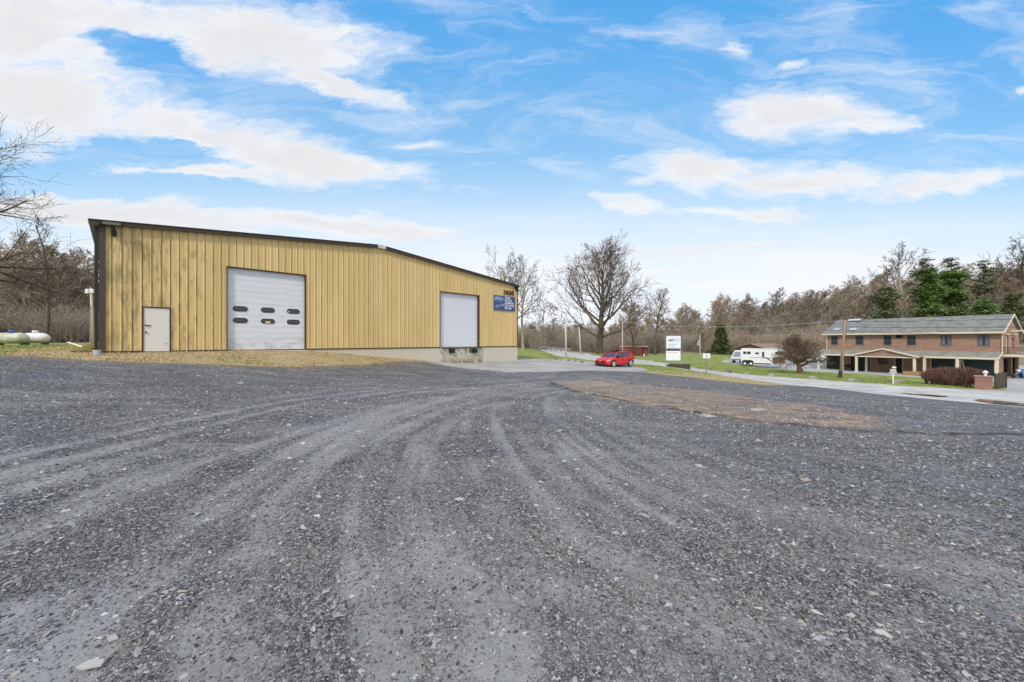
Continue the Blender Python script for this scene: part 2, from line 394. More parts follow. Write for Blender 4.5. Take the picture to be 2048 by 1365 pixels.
def track_mask(X, Y):
    """0 loose stones .. 1 compacted pale fines, in streaks that follow the wheel paths"""
    sA, aA = seg_dist(X, Y, pathA); sB, aB = seg_dist(X, Y, pathB); sC, aC = seg_dist(X, Y, pathC)
    dmin = np.stack([np.abs(sA), np.abs(sB) + .5, np.abs(sC) + .3]); w = np.exp(-dmin / .9) + 1e-6; w /= w.sum(0)
    def streak(s, a, sd): return .5 * fbm(s * 2.6 + 50, a * .14, sd, 3) + .5 * fbm(s * 7.5, a * .22, sd + 5, 3)
    st = w[0] * streak(sA, aA, 1) + w[1] * streak(sB, aB, 11) + w[2] * streak(sC, aC, 21)
    pale = np.clip((st - .5) * 7.5 + .5, 0, 1)
    wheel = np.zeros(len(X))
    for s, offsets in ((sA, (-1.6, -.95, -.1, .3, .85, 1.7, 2.3)), (sC, (-.9, -.35, .5, .95)), (sB, (-.9, -.5, .3, .9))):
        for o in offsets: wheel = np.maximum(wheel, np.exp(-((s - o) / .13) ** 2))
    patch = fbm(X * .7, Y * .7, 31, 4); fade = np.exp(-np.maximum(dmin.min(0) - 2.5, 0) / 2.5)
    m = pale * .55 * (.3 + .7 * fade) + wheel * .55 * np.clip(patch * 2.8 - .7, 0, 1) + (patch - .5) * .6
    near = np.exp(-(np.hypot(X, Y) / 4.5) ** 2)
    m = m * (1 - .12 * near) + near * 1.5 * (fbm(X * 3.1, Y * 3.1, 61, 4) - .5)
    return np.clip(m, 0, 1)

def build_ground():
    # point cloud: polar rings about the camera, dense in front
    angs = np.concatenate([np.arange(-62, 62, .55), np.arange(62, 298, 5.0)]); rr = [.9]
    while rr[-1] < 700: rr.append(rr[-1] * 1.0235 if rr[-1] < 45 else rr[-1] * 1.05)
    pts = []
    for i, r in enumerate(rr):
        a = np.radians(angs + (i % 2) * .27)
        pts.append(np.stack([np.sin(a) * r, np.cos(a) * r], 1))
    pts = np.concatenate(pts + [np.array([[0.01, 0.02]])])
    regions = [('gravel_lot', wiggle(gravel_poly, .16)), ('asphalt_apron', wiggle(apron_poly, .08)), ('road', wiggle(road_poly, .10)), ('parking_area', wiggle(pk, .12)), ('woodland_floor', wiggle(wood, .6, 2))]
    verts = [tuple(p) for p in pts]; edges = []
    for nm, poly in regions:
        b = len(verts); verts += poly; n = len(poly); edges += [(b + i, b + (i + 1) % n) for i in range(n)]
    ov, oe, of, *_ = delaunay_2d_cdt([Vector(p) for p in verts], edges, [], 0, 1e-4)
    V = np.array([(p.x, p.y) for p in ov]); Fc = np.array([f for f in of])
    c = V[Fc].mean(1); reg = np.full(len(Fc), -1)
    for k, nm in ((4, 0), (3, 0), (2, 0), (1, 0), (0, 0)):
        reg[in_poly(c[:, 0], c[:, 1], regions[k][1])] = k
    X, Y = V[:, 0], V[:, 1]; Z = TZ(X, Y)
    # fine relief
    s_r, a_r = seg_dist(X, Y, rut); ar = np.abs(s_r)
    Z = Z + (.045 * np.exp(-((s_r - .16) / .13) ** 2) - .04 * np.exp(-(s_r / .12) ** 2)) * np.clip(fbm(a_r * .5, a_r * 0 + 3, 71, 3) * 2 - .3, 0, 1)
    tm = track_mask(X, Y)
    Z = Z - .012 * tm * (np.hypot(X, Y) < 30)
    Z = Z + (fbm(X * .45, Y * .45, 3, 3) - .5) * .07 * (np.hypot(X, Y) < 200)
    dirt_w = [G(*p) for p in dirt_px]
    inn = in_poly(X, Y, dirt_w); dd = poly_dist(X, Y, dirt_w)
    dirt = np.clip(np.where(inn, .5 + dd * 1.1, .5 - dd * 1.4), 0, 1)
    dirt = dirt * np.clip(.15 + 1.5 * fbm(s_r * 1.7 + 30, a_r * .22, 41, 4), .2, 1.1)
    edge = poly_dist(X, Y, gl + [(-60, 9)]) ; edge2 = np.minimum(edge, poly_dist(X, Y, g_vg + [g_vg[0]]))
    dry_c = [w2w(-2, -3), w2w(6, -3), w2w(14, -3), w2w(20, -3)]
    sx = (X - WO[0]) * WD[0] + (Y - WO[1]) * WD[1]; sy = -(X - WO[0]) * WD[1] + (Y - WO[1]) * WD[0]
    dry = np.clip(1 - np.maximum(np.maximum(-1.5 - sx, sx - 28), 0) * .5, 0, 1) * np.clip(1.2 - np.maximum(sy - 2, 0) * .3, 0, 1) * (sy < 8) * (sy > -9)
    vergeD = np.clip(1.3 - poly_dist(X, Y, g_vg + [g_vg[0]]) / 6.5, 0, 1) * (seg_dist(X, Y, r_near)[0] < .5); dry = np.maximum(dry, vergeD)
    leftd = np.clip((fbm(X * .3, Y * .3, 9, 3) - .35) * 2, 0, 1) * (X < -14) * (Y < 60); dry = np.maximum(dry, leftd * .75)
    att = dict(track=tm, dirt=dirt, edge=np.clip(edge2, 0, 10), rut=np.clip(s_r, -3, 3), dry=dry)
    names = ['gravel_lot', 'asphalt_apron', 'road', 'parking_area', 'woodland_floor', 'lawn']
    V3 = np.column_stack([X, Y, Z])
    for k, nm in zip((0, 1, 2, 3, 4, -1), names):
        f = Fc[reg == k]; used = np.unique(f); mp = np.zeros(len(V3), int); mp[used] = np.arange(len(used))
        o = np_mesh(nm, V3[used], mp[f], GM[nm], None, True, {a: b[used] for a, b in att.items()})
        tag(o, None, None, None, 'structure')

def gmat(name):
    m = bpy.data.materials.new(name); m.use_nodes = True; t = NT(m.node_tree)
    p = t.n['Principled BSDF']; p.inputs['Specular IOR Level'].default_value = .3
    pos = t.node('ShaderNodeNewGeometry').outputs['Position']
    return m, t, p, pos
def gravel_mat():
    m, t, p, pos = gmat('gravel')
    tr = t.attr('track')
    v1 = t.node('ShaderNodeTexVoronoi', ins={'Vector': pos, 'Scale': 62.0, 'Randomness': 1.0})
    v2 = t.node('ShaderNodeTexVoronoi', ins={'Vector': pos, 'Scale': 26.0, 'Randomness': 1.0})
    v3 = t.node('ShaderNodeTexVoronoi', ins={'Vector': pos, 'Scale': 9.0, 'Randomness': 1.0})
    c1 = t.node('ShaderNodeSeparateColor', ins={0: v1.outputs['Color']}).outputs[0]
    c2 = t.node('ShaderNodeSeparateColor', ins={0: v2.outputs['Color']}).outputs[0]
    c3 = t.node('ShaderNodeSeparateColor', ins={0: v3.outputs['Color']}).outputs[0]
    n = t.noise(pos, .9, 6, .6); nf = t.noise(pos, 14, 5, .7)
    trn = t.m('ADD', tr, t.m('MULTIPLY_ADD', nf, .7, -.35), clamp=True)
    stone = t.mix(t.m('POWER', c1, 2.2), (.022, .022, .026), (.25, .25, .258))
    stone = t.mix(t.ramp(c2, .72, .95, 0, .6), stone, (.27, .275, .285))
    stone = t.mix(t.ramp(c2, .3, .02, 0, .5), stone, (.03, .03, .035))
    fines = t.mix(nf, (.135, .134, .135), (.315, .31, .303))
    col = t.mix(t.ramp(trn, .1, .95), stone, fines)
    far = t.noise(t.vmul(pos, (.35, 1.3, 1)), 1.1, 6, .7, .4)
    col = t.mix(t.ramp(far, .45, .68, 0, .7), col, fines)
    for vv, sc3 in ((t.node('ShaderNodeTexVoronoi', ins={'Vector': pos, 'Scale': 4.5, 'Randomness': 1.0}), .16), (t.node('ShaderNodeTexVoronoi', ins={'Vector': pos, 'Scale': 11.0, 'Randomness': 1.0}), .2)):
        cc3 = t.node('ShaderNodeSeparateColor', ins={0: vv.outputs['Color']}).outputs
        col = t.mix(t.m('MULTIPLY', t.ramp(vv.outputs['Distance'], sc3, sc3 * .8), t.ramp(cc3[0], .62, .66)), col, t.mix(cc3[1], (.25, .25, .25), (.50, .495, .48)))
    g = t.m('MULTIPLY_ADD', n, .9, .62); gc = t.node('ShaderNodeCombineColor', ins={0: g, 1: g, 2: t.m('MULTIPLY', g, 1.0)}).outputs[0]
    col = t.mix(1.0, col, gc, 'MULTIPLY')
    # purple-ish damp patches
    col = t.mix(t.ramp(t.noise(pos, .33, 3, .5), .52, .72, 0, .55), col, t.mix(1.0, col, (.82, .84, 1.06), 'MULTIPLY'))
    # brown earth
    dn = t.noise(pos, 1.7, 7, .68, .6)
    dm = t.m('MULTIPLY', t.ramp(t.m('ADD', t.m('MINIMUM', t.attr('dirt'), .85), t.m('MULTIPLY_ADD', t.noise(t.vmul(pos, (.55, 1.6, 1)), 1.6, 7, .72, .8), 3.6, -1.95)), .25, .95), t.ramp(nf, .30, .55, .35, 1.0))
    earth = t.mix(t.ramp(t.noise(pos, 5, 6, .7), .3, .7), (.24, .15, .09), (.60, .42, .27))
    col = t.mix(t.m('MULTIPLY', dm, .85), col, earth)
    en = t.noise(pos, 2.2, 6, .7)
    em = t.ramp(t.m('SUBTRACT', t.attr('edge'), t.m('MULTIPLY_ADD', en, 5.0, -2.0)), .5, -.7)
    col = t.mix(t.m('MULTIPLY', em, .9), col, t.mix(nf, (.16, .11, .06), (.34, .26, .14)))
    rm = t.ramp(t.m('SUBTRACT', t.m('ABSOLUTE', t.attr('rut')), t.m('MULTIPLY_ADD', en, .26, -.10)), .13, .02)
    col = t.mix(t.m('MULTIPLY', rm, t.ramp(t.noise(pos, .9, 5, .7), .40, .60, .12, .9)), col, (.035, .024, .018))
    t.put(p.inputs['Base Color'], col)
    p.inputs['Roughness'].default_value = .82
    h = t.m('SUBTRACT', 1.0, v1.outputs['Distance']); h2 = t.m('MULTIPLY', t.m('SUBTRACT', 1.0, v2.outputs['Distance']), t.ramp(c2, .4, .8))
    hh = t.m('ADD', t.m('MULTIPLY', h, .006), t.m('MULTIPLY', h2, .016))
    hh = t.m('MULTIPLY', hh, t.m('SUBTRACT', 1.15, trn))
    hh = t.m('ADD', hh, t.m('MULTIPLY', nf, .008))
    b = t.node('ShaderNodeBump', ins={'Strength': 1.0, 'Distance': 1.2, 'Height': hh}); t.put(p.inputs['Normal'], b.outputs[0])
    return m
def asphalt_mat(name, a, b, sc_=1.0, wet=0.0):
    m, t, p, pos = gmat(name)
    n = t.noise(pos, .35 * sc_, 6, .62, .4); n2 = t.noise(pos, 30, 3, .6); n3 = t.noise(t.vmul(pos, (.3, 1.2, 1)), 1.5, 6, .65)
    col = t.mix(t.ramp(n, .3, .7), a, b)
    col = t.mix(t.ramp(n3, .45, .75, 0, .5), col, tuple(min(1, c * 1.5) for c in b))
    g = t.m('MULTIPLY_ADD', n2, .5, .75); gc = t.node('ShaderNodeCombineColor', ins={0: g, 1: g, 2: g}).outputs[0]
    col = t.mix(1.0, col, gc, 'MULTIPLY')
    em = t.ramp(t.m('SUBTRACT', t.attr('edge'), t.m('MULTIPLY_ADD', n3, 1.2, -.4)), .3, 0.)
    col = t.mix(t.m('MULTIPLY', em, .6), col, (.2, .16, .11))
    t.put(p.inputs['Base Color'], col); p.inputs['Roughness'].default_value = .75 - wet * .3
    bp = t.node('ShaderNodeBump', ins={'Strength': .4, 'Distance': .01, 'Height': n2}); t.put(p.inputs['Normal'], bp.outputs[0])
    return m
def grass_mat():
    m, t, p, pos = gmat('lawn')
    n = t.noise(pos, .55, 6, .62); n2 = t.noise(pos, 6, 6, .7); n3 = t.noise(pos, 25, 4, .7)
    green = t.mix(t.ramp(n, .3, .7), (.155, .20, .035), (.36, .37, .11))
    green = t.mix(t.ramp(n2, .35, .75, 0, .7), green, (.10, .16, .03))
    dry = t.mix(t.ramp(n2, .3, .7), (.27, .20, .11), (.50, .39, .22))
    dry = t.mix(t.ramp(t.noise(pos, 1.3, 5, .7), .50, .68, 0, .8), dry, (.30, .18, .10))
    dry = t.mix(t.ramp(t.noise(pos, .8, 5, .7), .52, .72, 0, .7), dry, (.28, .27, .06))
    dm = t.ramp(t.m('ADD', t.attr('dry'), t.m('MULTIPLY_ADD', n, 1.2, -.6)), .3, .7)
    col = t.mix(dm, green, dry)
    g = t.m('MULTIPLY_ADD', n3, .8, .6); gc = t.node('ShaderNodeCombineColor', ins={0: g, 1: g, 2: g}).outputs[0]
    col = t.mix(1.0, col, gc, 'MULTIPLY')
    t.put(p.inputs['Base Color'], col); p.inputs['Roughness'].default_value = .9
    bp = t.node('ShaderNodeBump', ins={'Strength': .8, 'Distance': .06, 'Height': n2}); t.put(p.inputs['Normal'], bp.outputs[0])
    return m
def woodfloor_mat():
    m, t, p, pos = gmat('woodland_floor')
    n = t.noise(pos, .2, 6, .65); n2 = t.noise(pos, 2.2, 6, .7)
    col = t.mix(t.ramp(n, .3, .7), (.24, .19, .14), (.36, .28, .20))
    col = t.mix(t.ramp(n2, .4, .7, 0, .7), col, (.075, .055, .04))
    t.put(p.inputs['Base Color'], col); p.inputs['Roughness'].default_value = .95
    return m
GM = dict(gravel_lot=gravel_mat(), asphalt_apron=asphalt_mat('asphalt_apron', (.27, .262, .255), (.40, .385, .37)), road=asphalt_mat('road', (.34, .325, .31), (.52, .505, .48)),
          parking_area=asphalt_mat('parking_area', (.31, .31, .305), (.42, .415, .405)), woodland_floor=woodfloor_mat(), lawn=grass_mat())
build_ground()

# ------------------------------------------------------------ loose stones on the gravel lot (uncountable)
def stones():
    g = np.random.default_rng(11)
    def cloud(n, r0, r1, pw, size, big=0.0, thr=True):
        u = g.random(n); r = (r0 ** pw + u * (r1 ** pw - r0 ** pw)) ** (1 / pw)
        a = np.radians(g.uniform(-60, 60, n)); X = np.sin(a) * r; Y = np.cos(a) * r
        keep = in_poly(X, Y, gravel_poly)
        if thr: keep &= g.random(n) > track_mask(X, Y) * .80
        X, Y, r = X[keep], Y[keep], r[keep]; n = len(X)
        s = size * np.exp(g.normal(0, .38, n)) * (1 + .02 * r)
        return X, Y, s
    sets = [cloud(190000, 1.5, 5.5, .9, .0046), cloud(90000, 2.5, 11, .8, .0066), cloud(20000, 2, 14, 1.0, .0100), cloud(70000, 8, 30, 1.1, .0085), cloud(9000, 9, 32, 1.2, .014, thr=False), cloud(1500, 1.6, 16, 1.1, .0155, thr=False), cloud(70, 2, 16, 1.2, .026, thr=False)]
    X = np.concatenate([s[0] for s in sets]); Y = np.concatenate([s[1] for s in sets]); S = np.concatenate([s[2] for s in sets])
    n = len(X); s_r, _ = seg_dist(X, Y, rut)
    Z = TZ(X, Y) - .012 * track_mask(X, Y) + (fbm(X * .45, Y * .45, 3, 3) - .5) * .07 - .05 * np.exp(-(s_r / .12) ** 2)
    base = np.array([(1, 0, 0), (0, 1, 0), (-1, 0, 0), (0, -1, 0), (.35, .2, .8), (-.4, -.15, .7), (0, 0, -.8)], float)
    fc = np.array([(0, 1, 4), (1, 5, 4), (1, 2, 5), (2, 3, 5), (3, 4, 5), (3, 0, 4), (1, 0, 6), (2, 1, 6), (3, 2, 6), (0, 3, 6)])
    V = base[None] * (1 + g.normal(0, .24, (n, 7, 3))) + g.normal(0, .12, (n, 7, 3))
    ax = np.stack([g.uniform(.8, 1.5, n), g.uniform(.6, 1.1, n), g.uniform(.4, .95, n)], 1); V = V * ax[:, None]
    tilt = g.normal(0, .35, n); ct, st = np.cos(tilt), np.sin(tilt)
    y2 = V[..., 1] * ct[:, None] - V[..., 2] * st[:, None]; z2 = V[..., 1] * st[:, None] + V[..., 2] * ct[:, None]
    a = g.uniform(0, 6.28, n); ca, sa = np.cos(a), np.sin(a)
    x3 = V[..., 0] * ca[:, None] - y2 * sa[:, None]; y3 = V[..., 0] * sa[:, None] + y2 * ca[:, None]
    V = np.stack([x3, y3, z2], -1) * S[:, None, None] + np.stack([X, Y, Z + S * .12], -1)[:, None]
    Fc = (fc[None] + (np.arange(n) * 7)[:, None, None]).reshape(-1, 3)
    tone = np.clip(g.beta(1.1, 2.5, n) + (S > .018) * .2, 0, 1); warm = g.random(n)
    m = bpy.data.materials.new('stone'); m.use_nodes = True; t = NT(m.node_tree); p = t.n['Principled BSDF']
    c = t.mix(t.attr('tone'), (.04, .04, .043), (.47, .465, .46))
    c = t.mix(t.ramp(t.attr('warm'), .93, .97, 0, .5), c, (.4, .31, .22))
    t.put(p.inputs['Base Color'], c); p.inputs['Roughness'].default_value = .72; p.inputs['Specular IOR Level'].default_value = .35
    o = np_mesh('gravel_stones', V.reshape(-1, 3), Fc, m, None, False, dict(tone=np.repeat(tone, 7), warm=np.repeat(warm, 7)))
    tag(o, 'loose dark grey slate chippings scattered over the gravel lot', 'gravel', None, 'stuff')
stones()

# ------------------------------------------------------------ grass blades (uncountable)
def grass_blades():
    g = np.random.default_rng(3); XS = []; YS = []
    def scat(n, x0, x1, y0, y1, test):
        X = g.uniform(x0, x1, n); Y = g.uniform(y0, y1, n); k = test(X, Y); XS.append(X[k]); YS.append(Y[k])
    def isg(X, Y):
        k = ~in_poly(X, Y, gravel_poly) & ~in_poly(X, Y, apron_poly) & ~in_poly(X, Y, road_poly) & ~in_poly(X, Y, pk)
        sx = (X - WO[0]) * WD[0] + (Y - WO[1]) * WD[1]; sy = -(X - WO[0]) * WD[1] + (Y - WO[1]) * WD[0]
        return k & ~((sx > -.1) & (sy > -.12) & (sx < 27))
    scat(60000, -22, -2, 13, 30, isg); scat(50000, 4, 40, 24, 55, isg); scat(30000, 10, 55, 35, 62, isg); scat(16000, -45, -18, 14, 40, isg)
    X = np.concatenate(XS); Y = np.concatenate(YS); cl = fbm(X * .9, Y * .9, 77, 3); k = g.random(len(X)) < np.clip((cl - .35) * 3, .12, 1); X, Y = X[k], Y[k]
    n = len(X); Z = TZ(X, Y) - .02; h = g.uniform(.03, .11, n) * (1 + np.hypot(X, Y) * .006); w = h * .22 + .004; a = g.uniform(0, 3.14, n)
    lean = g.normal(0, .5, (n, 2)) * h[:, None]
    V = np.empty((n, 3, 3)); V[:, 0] = np.stack([X - np.cos(a) * w, Y - np.sin(a) * w, Z], 1); V[:, 1] = np.stack([X + np.cos(a) * w, Y + np.sin(a) * w, Z], 1)
    V[:, 2] = np.stack([X + lean[:, 0], Y + lean[:, 1], Z + h], 1)
    sx = (X - WO[0]) * WD[0] + (Y - WO[1]) * WD[1]
    dry = np.clip(((X < 0) & (sx > -2.5)) * .8 + (X < -14) * .25 + g.normal(0, .2, n) + np.clip(1 - poly_dist(X, Y, g_vg + [g_vg[0]]) / 3, 0, 1) * .8, 0, 1)
    m = bpy.data.materials.new('grass_blades'); m.use_nodes = True; t = NT(m.node_tree); p = t.n['Principled BSDF']
    t.put(p.inputs['Base Color'], t.mix(t.attr('dry'), (.17, .25, .045), (.47, .37, .21))); p.inputs['Roughness'].default_value = .85
    o = np_mesh('grass', V.reshape(-1, 3), np.arange(n * 3).reshape(-1, 3), m, None, False, dict(dry=np.repeat(dry, 3)))
    tag(o, 'short green and straw-coloured grass on the verges and lawn', 'grass', None, 'stuff')
grass_blades()
# ------------------------------------------------------------ materials
def siding_mat():
    m = bpy.data.materials.new('yellow_siding'); m.use_nodes = True; t = NT(m.node_tree); p = t.n['Principled BSDF']
    ob = t.node('ShaderNodeTexCoord').outputs['Object']; s = t.node('ShaderNodeSeparateXYZ', ins={0: ob}).outputs
    n = t.noise(t.vmul(ob, (1.3, 1, .25)), 1.0, 5, .6); n2 = t.noise(t.vmul(ob, (4.2, 1, .8)), 1.0, 6, .7, .3); n3 = t.noise(t.vmul(ob, (18, 1, 2)), 1.0, 5, .7)
    col = t.mix(t.ramp(n, .3, .7), (.63, .45, .185), (.72, .535, .24))
    # panel to panel difference
    pan = t.node('ShaderNodeTexWhiteNoise', noise_dimensions='1D', ins={'W': t.m('FLOOR', t.m('DIVIDE', s[0], .975))}).outputs[0]
    g = t.m('MULTIPLY_ADD', pan, .10, .95); col = t.mix(1.0, col, t.node('ShaderNodeCombineColor', ins={0: g, 1: g, 2: g}).outputs[0], 'MULTIPLY')
    # algae and dirt, heavy near the left corner
    left = t.ramp(s[0], 9.5, 1.0)
    mm = t.ramp(t.m('ADD', n2, t.m('MULTIPLY_ADD', left, .29, -.22)), .50, .70)
    mm = t.m('MULTIPLY', mm, t.m('MULTIPLY_ADD', left, .58, .05))
    col = t.mix(mm, col, t.mix(n3, (.10, .095, .03), (.24, .19, .07)))
    # broken dark brown line along the right foot of each rib
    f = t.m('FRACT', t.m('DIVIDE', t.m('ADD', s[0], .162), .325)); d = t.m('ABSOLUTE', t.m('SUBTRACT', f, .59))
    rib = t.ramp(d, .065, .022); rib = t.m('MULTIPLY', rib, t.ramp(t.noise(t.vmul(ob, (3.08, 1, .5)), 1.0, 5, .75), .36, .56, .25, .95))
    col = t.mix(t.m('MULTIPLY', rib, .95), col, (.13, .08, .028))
    # scuffs low down
    low = t.m('MULTIPLY', t.ramp(s[2], .9, .0), t.ramp(n2, .5, .7, 0, .5)); col = t.mix(low, col, (.62, .5, .3))
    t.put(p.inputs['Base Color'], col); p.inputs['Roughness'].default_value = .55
    b = t.node('ShaderNodeBump', ins={'Strength': .25, 'Distance': .03, 'Height': t.noise(t.vmul(ob, (1, 1, .6)), 1.6, 3, .5)}); t.put(p.inputs['Normal'], b.outputs[0])
    return m
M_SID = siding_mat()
M_TRIM = mat('brown_trim', (.075, .055, .042), .5, var=.2)
M_TRIM2 = mat('dark_brown_steel', (.05, .025, .018), .5)
M_CONC = mat('painted_concrete', (.60, .54, .44), .85, var=.10, vscale=1.2, bump=.3, bscale=6)
M_DARK = mat('black_rubber', (.012, .012, .013), .6)
M_STEEL = mat('galvanised_steel', (.45, .46, .47), .45, .7, var=.1)
M_WHITE = mat('white_paint', (.72, .73, .76), .5, var=.05, vscale=1.5)
M_ROOF = mat('metal_roof', (.3, .29, .27), .5, .4)
M_PINK = mat('ivory_paint', (.70, .66, .57), .6, var=.04)
def dirty_concrete():
    m = bpy.data.materials.new('stained_concrete'); m.use_nodes = True; t = NT(m.node_tree); p = t.n['Principled BSDF']
    ob = t.node('ShaderNodeTexCoord').outputs['Object']; z = t.node('ShaderNodeSeparateXYZ', ins={0: ob}).outputs[2]
    n = t.noise(t.vmul(ob, (1.6, 1, 1.0)), 1.6, 6, .65, .5); n2 = t.noise(t.vmul(ob, (3.2, 1, 1.5)), 1.0, 6, .7, .6)
    col = t.mix(t.ramp(n, .35, .62), (.38, .35, .26), (.58, .55, .46))
    k = t.ramp(t.m('ADD', n2, t.m('MULTIPLY', t.ramp(z, -.9, -.05), .2)), .60, .78)
    col = t.mix(t.m('MULTIPLY', k, .9), col, (.05, .05, .04))
    col = t.mix(t.m('MULTIPLY', t.ramp(z, -.8, -1.25), t.ramp(n2, .35, .6)), col, (.17, .15, .06))
    t.put(p.inputs['Base Color'], col); p.inputs['Roughness'].default_value = .9
    b = t.node('ShaderNodeBump', ins={'Strength': .5, 'Distance': .02, 'Height': n2}); t.put(p.inputs['Normal'], b.outputs[0])
    return m
M_DCONC = dirty_concrete()
def door_white():
    m = bpy.data.materials.new('door_white'); m.use_nodes = True; t = NT(m.node_tree); p = t.n['Principled BSDF']
    ob = t.node('ShaderNodeTexCoord').outputs['Object']; z = t.node('ShaderNodeSeparateXYZ', ins={0: ob}).outputs[2]
    n = t.noise(t.vmul(ob, (1.5, 1, 3)), 1.2, 6, .65); low = t.m('MULTIPLY', t.ramp(z, 1.1, .25), t.ramp(n, .42, .62, 0, .6))
    col = t.mix(t.ramp(n, .3, .7), (.69, .71, .76), (.76, .78, .82)); col = t.mix(low, col, (.42, .42, .45))
    t.put(p.inputs['Base Color'], col); p.inputs['Roughness'].default_value = .5
    return m
M_DOOR = door_white()

# ------------------------------------------------------------ the warehouse
XR = wx(1035); XRIDGE = wx(760); ZL, ZP, ZR = wz(203, 450), wz(760, 496.5), wz(1034, 575)
def zroof(x): return ZL + (ZP - ZL) * x / XRIDGE if x < XRIDGE else ZP + (ZR - ZP) * (x - XRIDGE) / (XR - XRIDGE)
whr = empty('warehouse', (WO[0], WO[1], SLAB), WANG, 'long yellow ribbed metal warehouse with low gable and two white loading doors', 'warehouse')
D1 = (wx(453), wx(612), 0, wz(530, 541)); D2 = (wx(880), wx(958.5), 0, wz(920, 587)); D0 = (wx(284), wx(342), .0, wz(313, 614.5))
def ribbed(name, x0, x1, holes, top, yf=0.0, flip=1, parent=None):
    """ribbed metal sheet along local x, ribs stand proud towards -y"""
    P = .325; prof = []
    k = math.floor(x0 / P)
    while k * P < x1 + P:
        c = k * P
        for dx, dy in ((-.034, 0), (-.014, -.028), (.014, -.028), (.034, 0)): prof.append((c + dx, dy))
        prof.append((c + .14, 0)); prof.append((c + .16, -.006)); prof.append((c + .18, 0)); k += 1
    prof = [q for q in prof if x0 < q[0] < x1]
    def yat(x):
        ks = round(x / P) * P; d = abs(x - ks); return 0 if d > .034 else (-.028 if d < .014 else -.028 * (.034 - d) / .020)
    xs = prof + [(x0, yat(x0)), (x1, yat(x1))]
    for a, b, c, d in holes: xs += [(a, yat(a)), (b, yat(b))]
    if x0 < XRIDGE < x1 and parent is whr: xs.append((XRIDGE, yat(XRIDGE)))
    xs = sorted(set((round(a, 4), b) for a, b in xs)); mb = MB()
    for (xa, ya), (xb, yb) in zip(xs, xs[1:]):
        if xb - xa < 1e-4: continue
        mid = (xa + xb) / 2; iv = [(0.0, None)]
        hs = [h for h in holes if h[0] - 1e-3 < mid < h[1] + 1e-3]
        segs = []
        if hs:
            h = hs[0]
            if h[2] > .02: segs.append((0, 0, h[2], h[2]))
            segs.append((h[3], h[3], top(xa), top(xb)))
        else: segs.append((0, 0, top(xa), top(xb)))
        for za, zb, zc, zd in segs:
            # split in height so long faces shade well
            mb.add([(xa, yf + ya, za), (xb, yf + yb, zb), (xb, yf + yb, zd), (xa, yf + ya, zc)], [(0, 1, 2, 3)])
    return mb
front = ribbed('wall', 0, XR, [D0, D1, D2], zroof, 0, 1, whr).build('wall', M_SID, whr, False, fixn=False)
DEPTH = 30
sw = MB(); 
for x in (0.03, XR - .03):
    sw.box(x - .02, x + .02, .06, DEPTH, 0, zroof(0 if x < 1 else XR) - .05)
sw.prism([(0, 0), (XR, 0), (XR, ZR), (XRIDGE, ZP), (0, ZL)], 'y', DEPTH, DEPTH + .05)
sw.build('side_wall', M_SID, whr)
rf = MB()
for xa, za, xb, zb in ((-.3, ZL - .3 * (ZP - ZL) / XRIDGE, XRIDGE, ZP), (XRIDGE, ZP, XR + .3, ZR - .05)):
    rf.prism([(xa, za + .10), (xb, zb + .10), (xb, zb + .16), (xa, za + .16)], 'y', -.05, DEPTH + .2)
rf.build('roof', M_ROOF, whr)
fa = MB()
for xa, za, xb, zb in ((-.34, ZL - .02, XRIDGE - .25, ZP - .01), (XRIDGE + .35, ZP - .03, XR + .06, ZR)):
    fa.prism([(xa, za - .02), (xb, zb - .02), (xb, zb + .13), (xa, za + .13)], 'y', -.19, -.052)
    fa.prism([(xa, za + .133), (xb, zb + .133), (xb, zb + .165), (xa, za + .165)], 'y', -.24, -.03)
fa.build('roof_trim', M_TRIM, whr)
MB().prism([(XRIDGE - .24, ZP - .03), (XRIDGE + .34, ZP - .05), (XRIDGE + .34, ZP + .12), (XRIDGE + .05, ZP + .2), (XRIDGE - .24, ZP + .17)], 'y', -.17, -.055).build('ridge_cap', mat('pale_flashing', (.62, .62, .6), .6, var=.2, vscale=8), whr)
MB().box(0 - .01, .17, -.05, -.036, -.02, ZL - .03).box(-.03, 0 - .012, -.05, .25, -.02, ZL - .03).build('corner_trim', M_TRIM, whr)
MB().box(XR - .1, XR + .012, -.05, -.036, -.02, ZR - .03).build('corner_trim', M_TRIM, whr)
# gutter return and downspout seen on the left corner
MB().prism([(-.36, 0), (-.06, 0), (-.06, -.22), (-.2, -.2)], 'y', -.2, 12, Matrix.Translation((0, 0, ZL + .14))).build('gutter', M_TRIM, whr)
MB().box(-.17, -.05, .02, .12, -.15, ZL - .1).tube((-.11, .07, -.15), (-.3, -.1, -.28), .05, .05).build('downspout', mat('dark_downspout', (.03, .025, .025), .5), whr)
for a, b in ((0.0, D0[0]), (D0[1], D1[0]), (D1[1], D2[0]), (D2[1], XR)): MB().box(a + (.02 if a else 0), b - .02, -.06, -.038, -.05, .012).build('base_trim', M_TRIM2, whr)
